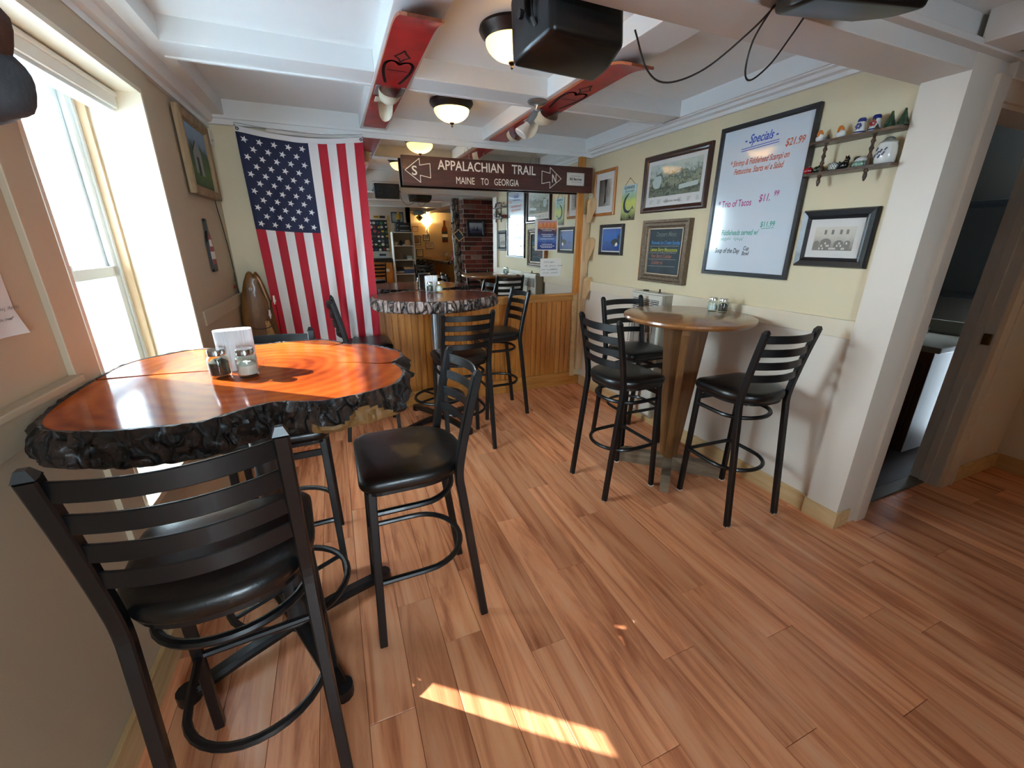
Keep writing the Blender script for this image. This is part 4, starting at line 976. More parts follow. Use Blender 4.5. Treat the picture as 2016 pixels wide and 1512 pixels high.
    # loon painting
    lp = print_mat('blue_water', 'v', [(.0, '10336e'), (.3, '1b4c98'), (.5, '2c66b4'), (.75, '3a6cb8'), (1, '46619f')], 5, 2, -.11, .11, .12, .45, (.3, 1, 2.5))
    t = picture('loon_painting', 'small blue painting of a swimming loon in a black frame', 'painting', (WX, 3.365, 1.524), RW, .352, .268, .028, .03, 'frame_bk', lp, .012, 'white')
    y = t['fy']; m = MB(); flat(m, [(-.005, -.02), (.02, -.045), (.08, -.05), (.125, -.03), (.12, 0), (.10, .0), (.07, .012), (.03, .006)], y); flat(m, [(.09, .0), (.098, .035), (.118, .052), (.125, .04), (.125, .0)], y); flat(m, [(-.09, -.03), (-.06, -.01), (-.05, -.03)], y); m.build('painted_loon', mat('loon_dark', '2c3a3c', .5), t)
    m = MB(); flat(m, [(.06, -.05), (.085, -.058), (.105, -.04), (.09, -.02), (.07, -.03)], y-.0005); m.build('painted_breast', 'white', t)
    # dessert chalkboard
    t = picture('chalkboard_menu', 'chalkboard dessert menu in an ornate bronze frame above the wall heater', 'chalkboard', (WX, 2.651, 1.434), RW, .497, .468, .062, .045, 'frame_gd', 'slate', None, None, [(0, .045), (.018, .045), (.024, .036), (.044, .036), (.048, .026), (.062, .022)], False)
    MB().box(-.249, -.243, -.046, -.001, -.235, .235, .001).build('frame_side', 'frame_or', t)
    inn = MB()
    for a, b, c, d in ((-.187, -.180, -.172, .172), (.180, .187, -.172, .172)): inn.box(a, b, -.03, -.016, c, d)
    for c, d in ((-.173, -.166), (.166, .173)): inn.box(-.187, .187, -.03, -.016, c, d)
    inn.build('gilt_lip', 'frame_in', t)
    y = -.0172
    for s, z, mm, x in (('Dessert Menu', .128, 'ch_gr', .0), ('Brownie Ice Cream Sundae', .066, 'ch_blue', .0), ('Lemon Berry Mascarpone', .014, 'ch_yel', -.012), ('Four Berry Cobbler', -.034, 'ch_red', -.03), ('Cobbler w/', -.083, 'ch_red', -.07)):
        text(s, .040 if z < .1 else .05, mm, t, x, z, y, .70 if z < .1 else .75, .15, bold=.0008)
    m = MB()
    for z, x1 in ((.038, .15), (-.012, .13), (-.060, .13), (-.112, .13)): flat(m, [(-.17, z), (x1, z+.004), (x1, z+.006), (-.17, z+.002)], y)
    m.build('chalk_rule', 'ch_wh', t)
    # specials whiteboard
    t = thing('whiteboard', 'tall black-framed whiteboard of handwritten daily specials', 'whiteboard', (WX, 1.95, 1.74), RW)
    w, h = .608, .882
    frame_parts(t, w, h, .026, .024, 'frame_bk', [(0, .024), (.02, .024), (.026, .014)])
    MB().box(-w/2+.024, w/2-.024, -.013, -.001, -h/2+.024, h/2-.024).build('board', 'wb', t)
    y = -.0136
    text('- Specials -', .066, 'blue_ink', t, -.02, .345, y, .75, .35, bold=.001)
    m = MB()
    for dz in (0, -.012): 
        for q in strip([(-.14, .300+dz), (.10, .312+dz)], .004): flat(m, q, y)
    m.build('underline', 'blue_ink', t)
    text('$21.99', .052, 'or_ink', t, .195, .285, y, .75, .2, bold=.0008)
    text('* Shrimp & Fiddlehead Scampi on', .046, 'or_ink', t, -.015, .225, y, .62, .3, bold=.0008); text('Fettuccine. Starts w/ a Salad', .046, 'or_ink', t, -.01, .178, y, .62, .3, bold=.0008)
    text('* Trio of Tacos', .056, 'mag_ink', t, -.13, -.005, y, .70, .05, bold=.0008); text('$11.', .056, 'mag_ink', t, .075, .012, y, .75, .15, bold=.0008); text('99', .04, 'mag_ink', t, .145, .03, y, .8, .15, bold=.0006)
    text('$11.99', .042, 'teal_ink', t, .125, -.135, y, .8, .1, bold=.0006); text('Fiddleheads served w/', .046, 'teal_ink', t, -.06, -.178, y, .65, .2, bold=.0006); squiggle(t, 'teal_ink', -.19, -.06, -.216, .024, y, .0022, 9)
    m = MB()
    for q in strip([(.09, -.158), (.17, -.155)], .003): flat(m, q, y)
    m.build('underline', 'teal_ink', t)
    text('Soup of the Day', .042, 'blk_ink', t, -.13, -.288, y, .68, .25, bold=.0006); text('Cup', .034, 'blk_ink', t, .01, -.272, y, .7, .2, bold=.0005); text('Bowl', .034, 'blk_ink', t, .01, -.302, y, .7, .2, bold=.0005)
    # old black and white photograph
    sep = print_mat('sepia_photo', 'v', [(.0, '6a655c'), (.25, 'a29c90'), (.5, 'c8c2b4'), (.8, 'd2cdc0')], 22, 2, -.07, .09, .22)
    t = picture('old_photograph', 'faded group photograph before a building in a wide black wood frame', 'picture', (WX, 1.441, 1.524), RW, .353, .284, .047, .026, 'frame_bk', sep, (.034, .034, .038, .04), 'paper', [(0, .014), (.006, .026), (.03, .020), (.034, .024), (.047, .014)])
    y = t['fy']; m = MB()
    for cx, r, hh in ((-.035, .028, .03), (.03, .022, .026), (-.08, .014, .03), (.07, .014, .03)):
        P = [(cx-r, -.052), (cx+r, -.052)]+[(cx+r*math.cos(a), -.052+hh+r*.8*math.sin(a)) for a in [PI*i/8 for i in range(9)]]; flat(m, P, y)
    for x in (-.05, -.015, .025, .055): flat(m, [(x, .02), (x+.012, .02), (x+.012, .042), (x, .042)], y)
    m.build('printed_porch', mat('sepia_dark', '837d74', .6), t)
    m = MB(); rr = random.Random(4)
    for i in range(16): x = -.06+.0085*i; z = rr.choice((-.050, -.036, -.024)); flat(m, [(x+.0045*math.cos(a), z+.006*math.sin(a)) for a in [2*PI*j/8 for j in range(8)]], y-.0004)
    m.build('printed_people', mat('sepia_light', 'd4cfc4', .6), t)
right_wall()

def rack():
    t = thing('spice_shelf', 'two-tier dark wooden knick-knack shelf with twisted posts, right of the whiteboard', 'shelf', (WX, 1.44, 1.90), RW)
    # local x: viewer's right; y toward wall; shelf reaches into the room
    def board(z): 
        o = [(-.225, -.002), (.205, -.002), (.205, -.088), (-.16, -.088), (-.185, -.075), (-.215, -.03)]
        return MB().prism([(p[0], p[1]) for p in o], z-.006, z+.006)
    board(.078).build('shelf_board', 'shelfwood', t); board(-.065).build('shelf_board', 'shelfwood', t)
    for x in (-.105, .105):
        m = MB(); n = 40; sec = 6; vs = []; fs = []
        for i in range(n+1):
            z = -.085+.175*i/n; tw = i*.45
            for k in range(sec): a = 2*PI*k/sec+tw; r = .0075+.0022*math.cos(2*(a-tw)); vs.append((x+r*math.cos(a), -.070+r*math.sin(a), z))
        for i in range(n):
            for k in range(sec): k2 = (k+1) % sec; fs.append((i*sec+k, i*sec+k2, (i+1)*sec+k2, (i+1)*sec+k))
        m.add(vs, fs); m.build('twisted_post', 'shelfwood', t, True)
        MB().lathe([(.0, -.125), (.004, -.122), (.009, -.105), (.008, -.092), (.006, -.088), (.009, -.085), (.009, -.080)], 12, (x, -.070, 0)).build('finial', 'shelfwood', t, True)
        MB().lathe([(.008, .084), (.009, .094), (.006, .10), (.0, .112)], 12, (x, -.070, 0)).build('post_tip', 'shelfwood', t, True)
    zt, zb = 1.90+.084, 1.90-.059
    white = mat('white_glaze', 'dcdcd6', .2, coat=.5); blue = mat('blue_glaze', '1d2a72', .2, coat=.5); orange = mat('orange_glaze', 'd0742a', .25, coat=.4)
    green = mat('green_glaze', '2c4a34', .3, coat=.3, var=.35, vscale=60); redg = mat('red_glaze', '9c1420', .18, coat=.6); dgreen = mat('dark_green_glaze', '12301c', .22, coat=.5)
    def at(xl, yl, z): return (WX+yl, 1.44-xl, z)   # local to world on the right wall
    def P(name, label, cat, xl, z, yl=-.045, group=None): return thing(name, label, cat, at(xl, yl, z), RW, group)
    for i, x in enumerate((-.158, -.062)):
        t2 = P('bird_shaker', 'white china bird shaker with orange bill on the top shelf, ' + ('outermost' if i == 0 else 'beside the blue-flowered shaker'), 'shaker', x, zt)
        MB().ball((0, 0, .019), .022, .018, .0192, 16, 10).build('body', white, t2, True)
        MB().tube(smooth_path([(.008, 0, .030), (.003, 0, .045), (-.004, -.004, .052), (-.006, -.010, .042), (-.004, -.014, .026)], 4), .006, 8, up=(0, 1, 0)).build('bill', orange, t2, True)
    for i, (x, cm) in enumerate(((.022, blue), (.082, redg))):
        t2 = P('flowered_shaker', 'white china shaker with blue bands and a ' + ('blue' if i == 0 else 'red') + ' flower on the top shelf', 'shaker', x, zt)
        MB().lathe([(.026, 0), (.026, .006), (.018, .030), (.0155, .052), (.0165, .062), (.012, .068), (0, .07)], 20).build('body', white, t2, True)
        MB().lathe([(.0262, .006), (.0245, .012)], 20).lathe([(.0166, .052), (.0172, .062), (.0128, .0684), (0, .0705)], 20).build('band', blue, t2, True)
        m = MB()
        for k in range(6): a = k*PI/3; m.ball((.009*math.cos(a), -.0195, .034+.009*math.sin(a)), .0055, .003, .0055, 8, 5)
        m.build('flower', cm, t2, True)
        if i: MB().ball((.004, -.017, .050), .005, .003, .003, 8, 5).ball((-.006, -.018, .048), .004, .003, .004, 8, 5).build('leaf', dgreen, t2, True)
    for i, x in enumerate((.138, .186)):
        t2 = P('tree_shaker', 'green china fir tree shaker on the top shelf, ' + ('next to the red-flowered shaker' if i == 0 else 'at the column end'), 'shaker', x, zt, -.040)
        m = MB()
        for k in range(5):
            r = .024-.0042*k; z = .006+.012*k; n = 14
            m.lathe([(0, z), (r, z), (r*.55, z+.016), (0, z+.018)], n); 
            cnt = n*4
            for q in range(len(m.v)-cnt, len(m.v)):
                v = m.v[q]
                if abs(v.z-z) < 1e-5 and (v.x**2+v.y**2) > 1e-6: a = math.atan2(v.y, v.x); f = 1+.16*math.cos(7*a); m.v[q] = Vector((v.x*f, v.y*f, v.z-.002*(f > 1)))
        m.build('boughs', green, t2); MB().lathe([(.008, 0), (.008, .008)], 10).build('trunk', 'shelfwood', t2)
    # lower shelf
    t2 = P('red_pepper_shaker', 'glossy red pepper-shaped shaker with grey stem on the lower shelf', 'shaker', -.185, zb, -.045)
    m = MB(); m.lathe([(0, .002), (.012, 0), (.021, .010), (.022, .022), (.016, .032), (.005, .030), (0, .027)], 30)
    m.xf(lambda p: (p.x*(1+.08*math.cos(5*math.atan2(p.y, p.x))), p.y*(1+.08*math.cos(5*math.atan2(p.y, p.x))), p.z)); m.build('body', redg, t2, True)
    MB().tube([(0, 0, .027), (.001, 0, .036), (.005, 0, .042)], .0035, 6).build('stem', 'steel', t2, True)
    t2 = P('green_pepper_shaker', 'dark green pepper-shaped shaker beside the red one on the lower shelf', 'shaker', -.135, zb, -.045)
    MB().ball((-.008, 0, .017), .016, .017, .0172, 14, 9).ball((.010, 0, .020), .015, .016, .0205, 14, 9).build('body', dgreen, t2, True)
    t2 = P('woven_basket_jar', 'small round basket-weave china jar on the lower shelf', 'jar', -.062, zb, -.045)
    MB().ball((0, 0, .020), .024, .022, .0208, 18, 12).build('body', white, t2, True)
    m = MB()
    for r in range(5):
        z = .006+.007*r; rr = .0245*math.sqrt(max(.02, 1-((z-.020)/.0215)**2))
        for k in range(14):
            a = 2*PI*(k+.5*(r % 2))/14; m.ball((rr*math.cos(a), rr*.92*math.sin(a), z), .0032, .0032, .0024, 6, 4)
    m.build('weave_marks', mat('dark_weave', '3a3a34', .5), t2)
    t2 = P('bear_figurine', 'black bear figurine standing on the lower shelf', 'figurine', -.012, zb, -.045)
    bk = mat('black_glaze', '0c0a0c', .25, coat=.4)
    MB().ball((0, 0, .020), .018, .017, .0202, 12, 8).ball((.010, -.002, .046), .0115, .011, .0115, 12, 8).ball((.006, 0, .034), .012, .012, .012, 10, 7).ball((.016, -.008, .057), .004, .003, .004, 8, 5).ball((.004, -.006, .057), .004, .003, .004, 8, 5).tube([(-.012, -.010, .028), (-.020, -.014, .036)], .005, 8).tube([(.012, -.012, .014), (.016, -.018, .002)], .0065, 8).tube([(-.010, -.012, .012), (-.012, -.018, .002)], .0065, 8).build('body', bk, t2, True)
    MB().ball((.013, -.011, .043), .005, .006, .004, 8, 5).build('muzzle', 'rawslab', t2, True)
    t2 = P('vegetable_dish', 'white and green china cabbage dish on the lower shelf', 'dish', .052, zb, -.045)
    MB().ball((.008, .004, .024), .032, .024, .0245, 18, 10).build('body', white, t2, True)
    m = MB()
    for k in range(7): a = -PI*.85+k*.42; m.ball((.008+.026*math.cos(a), .004+.020*math.sin(a), .014), .012, .010, .014, 8, 6)
    m.build('leaves', mat('pale_green_glaze', '6f8a78', .3, coat=.4, var=.5, vscale=90), t2, True)
    MB().tube(smooth_path([(-.02, -.004, .034), (-.006, -.004, .044), (.010, -.004, .042)], 3), .004, 6).build('handle', bk, t2, True)
    t2 = P('stoneware_pot', 'large lidded white stoneware pot with blue brush marks on the lower shelf', 'pot', .155, zb, -.044)
    MB().lathe([(.030, 0), (.038, .010), (.040, .040), (.037, .070), (.033, .080), (.033, .084), (0, .084)], 24).build('body', white, t2, True)
    MB().lathe([(.034, .084), (.034, .088), (.022, .098), (0, .101)], 24).build('lid', mat('grey_stoneware', 'a5a39c', .4), t2, True)
    MB().tube(smooth_path([(-.022, 0, .096), (-.010, 0, .106), (.010, 0, .106), (.022, 0, .096)], 3), .004, 6).build('lid_handle', mat('grey_glaze', '5a5a58', .3), t2, True)
    m = MB()
    for a, z, l in ((-1.9, .045, .012), (-1.6, .052, .012), (-1.35, .040, .014), (-1.7, .030, .012), (-1.2, .058, .010), (-2.1, .06, .010), (-2.25, .035, .010)):
        r = .0408; m.tube([(r*math.cos(a-.10), r*math.sin(a-.10), z-l*.5), (r*math.cos(a+.10), r*math.sin(a+.10), z+l*.5)], .0028, 6)
    m.build('brush_mark', mat('slate_blue_glaze', '49506e', .3), t2, True)
rack()

def heater():
    t = thing('wall_heater', 'ivory gas wall heater with grilles and chrome guard, below the dessert chalkboard', 'heater', (WX, 2.67, .10), RW)
    w, d, h = .36, .125, 1.02     # local x centred
    MB().box(-w/2, w/2, -d+.012, -.014, 0, h, .012).build('cabinet', 'heaterside', t)
    fp = MB().box(-w/2+.004, w/2-.004, -d-.004, -d+.014, .03, h-.006, .006).build('front_panel', 'heater', t)
    MB().box(-w/2-.002, w/2+.002, -d, -.016, h-.004, h+.008, .004).build('top', 'heater', t)
    for g in (0, 1, 2):
        x0 = -w/2+.03+g*.103
        gr = MB().box(x0, x0+.093, -d-.006, -d-.003, h-.155, h-.045).build('grille', 'darkslot', t)
        for k in range(8): MB().box(x0, x0+.093, -d-.011, -d-.004, h-.155+.0142*k, h-.1485+.0142*k, .001).build('louvre', 'heater', gr)
    MB().box(-w/2+.03, w/2-.03, -d-.006, -d-.003, .25, .78).build('burner_window', mat('grey_burner', '8d857c', .45, var=.3, vscale=8), t)
    gd = MB()
    for x in (-.14, -.07, 0, .07, .14): gd.tube([(x, -d-.006, .80), (x*.98, -d-.035, .78), (x*.98, -d-.035, .30), (x, -d-.006, .28)], .0025, 6)
    for z in (.32, .42, .52, .62, .72): gd.tube([(-.145, -d-.037, z), (.145, -d-.037, z)], .0025, 6)
    gd.build('wire_guard', 'chrome', t, True)
    MB().prism([(-.09, -d-.002), (.05, -d-.002), (.03, -d-.06), (-.07, -d-.05)], .795, .800).build('flap', 'heaterside', t)
    MB().box(-.11, -.07, -.075, -.045, h+.006, h+.016, .003).build('damper', 'darkslot', t); MB().lathe([(.016, 0), (.016, .004), (.006, .006), (.006, .022), (.009, .026), (0, .03)], 12, (.07, -.06, h+.006)).build('control_knob', 'darkslot', t, True)
heater()

def peg_rack():
    t = thing('peg_rack', 'tall pale wooden plank with four teardrop paddle pegs in the back corner', 'rack', (2.362, 3.735, .18), 0)
    MB().box(-.036, .036, -.0, .032, 0, 1.58, .004).build('plank', 'palewood', t)
    for i, z in enumerate((1.63, 1.27, .90, .44)):
        # teardrop paddle standing out from the plank, broad face to the left
        P = [(-.055, -.14)]+[(.0+.055*math.cos(a)-.0, .045+.06*math.sin(a)) for a in [-.55+(PI+.55)*k/12 for k in range(13)]]+[(-.055, .0)]
        m = MB().prism([(p[0], p[1]) for p in P], -.026, .026, 'y'); 
        m.xf(lambda p: (p.x*.62+.010, p.y*1.3-.060, p.z*.9+z)); m.build('paddle_peg', 'peg', t)
        for dz in (-.055, .12): MB().ball((.02, -.002, z+dz), .004, .002, .004, 8, 5).build('screw', 'bronze', t)
    MB().tube(smooth_path([(.0, -.03, .53), (-.035, -.03, .42), (.0, -.035, .46), (.035, -.03, .36), (.05, -.03, .22)], 5), .0022, 5).build('string', mat('pale_string', 'c9b896', .8), t, True)
peg_rack()
# ------------------------------------------------------------------ overhead things
def dome_light(label, x, y):
    t = thing('ceiling_lamp', label, 'ceiling lamp', (x, y, ZP), 0, 'dome ceiling lamps')
    MB().lathe([(.10, 0), (.146, 0), (.149, -.012), (.140, -.028), (.128, -.038), (.122, -.050), (.112, -.052), (.112, -.030), (.10, -.02)], 40).build('ring', 'bronze', t, True)
    prof = [(.120*math.cos(a), -.048-.078*math.sin(a)) for a in [PI/2*i/10 for i in range(11)]]; prof[-1] = (0.004, -.126)
    MB().lathe(prof, 40).build('glass_bowl', 'bowl', t, True)
    MB().lathe([(.0, -.124), (.016, -.126), (.017, -.131), (.009, -.138), (.005, -.141), (.007, -.150), (.0, -.157)], 16).build('finial', 'bronze', t, True)
    l = bpy.data.lights.new('bulb', 'POINT'); l.energy = 2.6; l.color = (1, .76, .42); l.shadow_soft_size = .03
    o = bpy.data.objects.new('bulb', l); COL.objects.link(o); o.parent = t; o.location = (.02, -.02, -.075)
    return t
dome_light('bronze and alabaster dome ceiling lamp beyond the wooden water skis\' toe straps', .885, 3.20)
dome_light('bronze and alabaster dome ceiling lamp partly behind the hanging loudspeaker', .875, 2.10)

def ski(label, x, y0, y1, ang=0):
    t = thing('water_ski', label, 'water ski', (x, (y0+y1)/2, ZB), ang)
    Ls = (y1-y0)/2; w = .0825
    def cz(y):   # drop below the beam along the ski; tip curls down towards the room
        s = max(0, (-Ls+.24-y)/.24); return -.012-.050*s*s
    ys = [-Ls+2*Ls*i/48 for i in range(49)]
    def wd(y):
        e = min(1, (y+Ls)/.06+.75); return w*e*(1-.10*max(0, (y-.3)/Ls))
    vs = []; fs = []
    for y in ys:
        a = wd(y); z = cz(y); vs += [(-a, y, z), (a, y, z), (a, y, z+.012), (-a, y, z+.012)]
    n = len(ys)
    for i in range(n-1):
        for k in (1, 3): k2 = (k+1) % 4; fs.append((i*4+k, i*4+k2, (i+1)*4+k2, (i+1)*4+k))
        fs.append((i*4+2, i*4+3, (i+1)*4+3, (i+1)*4+2))
    fs += [(0, 1, 2, 3), ((n-1)*4+3, (n-1)*4+2, (n-1)*4+1, (n-1)*4)]
    MB().add(vs, fs).build('ski_edge', 'skiedge', t)
    MB().grid(lambda a, b: Vector(((a*2-1)*wd(-Ls+2*Ls*b), -Ls+2*Ls*b, cz(-Ls+2*Ls*b)-.0006)), 4, 60).build('painted_face', 'skired', t)
    # black heart-and-diamond emblem printed on the face
    yc = -Ls+.66
    def put(P, wdt, nm='emblem'):
        m = MB()
        for q in strip(P, wdt): 
            tri = [(0, 1, 2), (0, 2, 3)]; m.add([(p[0], p[1], cz(p[1])-.0016) for p in q], tri)
        return m
    half = [(.0, -.07), (.02, -.10), (.045, -.105), (.064, -.07), (.066, .0), (.055, .09), (.035, .19)]
    heart = smooth_path([(p[0], p[1]+yc, 0) for p in half], 4)
    m = put([(p.x, p.y) for p in heart], .015); m2 = put([(-p.x, p.y) for p in heart], .015); m.add(m2.v, m2.f)
    dm = [(0, -.235), (.012, -.20), (.034, -.165), (.012, -.14), (0, -.10), (-.012, -.14), (-.034, -.165), (-.012, -.20), (0, -.235)]
    m3 = put([(p[0], p[1]+yc) for p in dm], .008)
    for k, l in ((0, .045), (1, .035)): m4 = put([(-l, yc+.01+.022*k), (l, yc+.01+.022*k)], .009 if k == 0 else .003); m.add(m4.v, m4.f)
    tl = smooth_path([(-.05, yc+.28, 0), (-.062, yc+.36, 0), (-.055, yc+.5, 0), (-.03, yc+.56, 0)], 4); m5 = put([(p.x, p.y) for p in tl], .008)
    m.build('heart_emblem', 'ink', t); m3.build('diamond_emblem', 'ink', t); m5.build('trim_line', 'ink', t)
    # rubber bindings: toe pocket and heel cup hanging below
    def toe(u, v):
        a = -PI*.5+PI*(u); L = .15; s = v
        yy = -Ls+.90+.16*s; r = .062*(1-.25*s); hgt = .075*(.55+.45*math.sin(PI*(.25+.6*s)))
        return Vector((r*math.sin(a)*1.05, yy-.035*(1-v)*math.cos(a)**2+.02*abs(math.sin(a))*(1-v), -.014-hgt*math.cos(a)*(1-.15*v)))
    o = MB().grid(toe, 20, 10).grid(lambda u, v: toe(u, v)*1.0+Vector((0, 0, .004)), 20, 10).build('toe_binding', 'rubber', t, True)
    for s in (-1, 1): MB().box(s*.066-.012, s*.066+.012, -Ls+.90, -Ls+1.06, -.018, -.012, .002).build('binding_plate', 'steel', t)
    def heel(u, v):
        a = -PI*.5+PI*u; yy = -Ls+1.16+.055*math.cos(a); k = .085*v*(.6+.5*math.cos(a))
        return Vector((.045*math.sin(a)*(1-.1*v), yy+.02*v, -.014-k))
    MB().grid(heel, 18, 8).grid(lambda u, v: heel(u, v)+Vector((0, -.004, 0)), 18, 8).build('heel_binding', 'rubber', t, True)
    MB().box(-.062, .062, -Ls+1.10, -Ls+1.19, -.018, -.012, .002).build('heel_plate', 'rubber', t)
    if x > 1:
        def second(u, v):
            a = -PI*.5+PI*u; yy = -Ls+1.47+.10*v; return Vector((.055*math.sin(a)*(1-.35*v), yy-.03*math.cos(a)**2, -.014-.07*math.cos(a)*(1-.2*v)))
        MB().grid(second, 18, 8).grid(lambda u, v: second(u, v)+Vector((0, 0, .004)), 18, 8).build('rear_toe_binding', 'rubber', t, True)
    return t
ski('red wooden water ski with two rubber cups, under the beam nearer the flag', .412, 1.80, 3.64)
ski('red wooden water ski with three rubber cups, under the beam beside the spot lamp', 1.412, 1.84, 3.69)

def spot():
    t = thing('spot_lamp', 'silver ceiling spot with white reflector bulb beside the water ski', 'spot lamp', (1.272, 2.65, ZB))
    MB().lathe([(0, 0), (.058, 0), (.060, -.005), (.052, -.014), (.022, -.02), (0, -.021)], 28).build('canopy', 'steel', t, True)
    MB().tube([(.004, .004, -.018), (.0, .01, -.045)], .010, 10).ball((0, .01, -.05), .013, .013, .013, 12, 8).build('swivel', 'chrome', t, True)
    d = Vector((-.55, .12, -.75)).normalized(); p0 = Vector((0, .01, -.05)); q = d.to_track_quat('Z', 'Y').to_matrix().to_4x4(); q.translation = p0
    m = MB().lathe([(.008, 0), (.019, .012), (.021, .03), (.021, .085), (.022, .088)], 20); m.xf(lambda p: q @ p); m.build('socket_sleeve', 'steel', t, True)
    m = MB().lathe([(.018, .084), (.020, .105), (.030, .125), (.040, .15), (.043, .158), (.040, .164), (.0, .170)], 24); m.xf(lambda p: q @ p); m.build('reflector_bulb', mat('frosted_bulb', 'cfccc4', .35), t, True)
spot()

def speaker(label, loc, rz, tilt=0):
    t = thing('loudspeaker', label, 'loudspeaker', loc, rz)
    # local: grille faces +y, wider at grille, tapered back towards -y
    w, d, h = .160, .20, .092
    front = [(-w, -h), (w, -h), (w, h), (-w, h)]
    m = MB(); bm = bmesh.new()
    pts = [(x, d/2, z) for x, z in front]+[(x*.98, .01, z*1.0) for x, z in front]+[(x*.80, -d/2, z*.86) for x, z in front]
    vv = [bm.verts.new(p) for p in pts]
    for i in range(2):
        for j in range(4): j2 = (j+1) % 4; bm.faces.new((vv[i*4+j], vv[i*4+j2], vv[(i+1)*4+j2], vv[(i+1)*4+j]))
    bm.faces.new(vv[0:4]); bm.faces.new(vv[8:12][::-1]); bmesh.ops.recalc_face_normals(bm, faces=bm.faces)
    bmesh.ops.bevel(bm, geom=list(bm.edges), offset=.018, segments=3, profile=.6, affect='EDGES'); bm.verts.index_update()
    m.add([v.co.copy() for v in bm.verts], [[v.index for v in f.verts] for f in bm.faces]); bm.free(); m.build('cabinet', 'blackp', t, True)
    g = MB().box(-w+.014, w-.014, d/2-.002, d/2+.005, -h+.014, h-.014, .004).build('grille', 'grille', t)
    MB().tube([(.06+.060*math.cos(a), d/2+.004, .060*math.sin(a)) for a in [2*PI*i/24 for i in range(24)]], .005, 6, True, (0, 1, 0)).lathe([(0, -.003), (.05, .004)], 20).build('woofer', 'blackp', g, True)
    MB().tube([(-.085+.030*math.cos(a), d/2+.004, .03*math.sin(a)) for a in [2*PI*i/20 for i in range(20)]], .004, 6, True, (0, 1, 0)).build('tweeter', 'blackp', g, True)
    for s in (-1, 1): MB().tube([(s*(w*.9), -.035, -.04), (s*(w*.9)+s*.012, -.035, -.02), (s*(w*.9)+s*.012, -.035, .03), (s*(w*.9), -.035, .045)], .006, 6).build('handle_rib', 'blackp', t, True)
    br = MB().bar([(-w-.006, 0, 0), (-w-.006, 0, h+.02), (w+.006, 0, h+.02), (w+.006, 0, 0)], .004, .03, up=(0, 1, 0)).build('bracket', 'black', t)
    for s in (-1, 1): MB().lathe([(.012, 0), (.012, .012), (0, .014)], 6).tail(18, lambda p: Vector((s*(w+.008+p.z), p.x, p.y))).build('knob', 'blackp', br)
    return t
s1 = speaker('black loudspeaker hung from the far side of the big beam, beside the dome lamp', (.775, 1.385, 2.135), math.radians(4)); s1.rotation_euler = (math.radians(-6), 0, math.radians(3))
s2 = speaker('black loudspeaker on the camera side of the big beam, above the whiteboard end', (1.32, .90, 2.165), math.radians(168)); s2.rotation_euler = (math.radians(-10), 0, math.radians(166))
def wires():
    t = tag(MB().tube(smooth_path([(.955, 1.30, 2.125), (1.0, 1.28, 2.02), (1.06, 1.25, 1.985), (1.16, 1.20, 2.02), (1.24, 1.12, 2.10), (1.27, 1.07, 2.15)], 7), .0028, 6).build('speaker_cable', 'cord', None, True), 'black cable drooping from the lamp-side loudspeaker up to the beam', 'cable')
    t = tag(MB().tube(smooth_path([(1.26, 1.07, 2.145), (1.235, 1.10, 2.07), (1.245, 1.12, 2.0), (1.285, 1.13, 1.985), (1.34, 1.115, 2.03), (1.375, 1.09, 2.095), (1.385, 1.065, 2.135)], 7), .0028, 6).build('speaker_cable', 'cord', None, True), 'black cable loop hanging under the beam beside the whiteboard-side loudspeaker', 'cable')
wires()

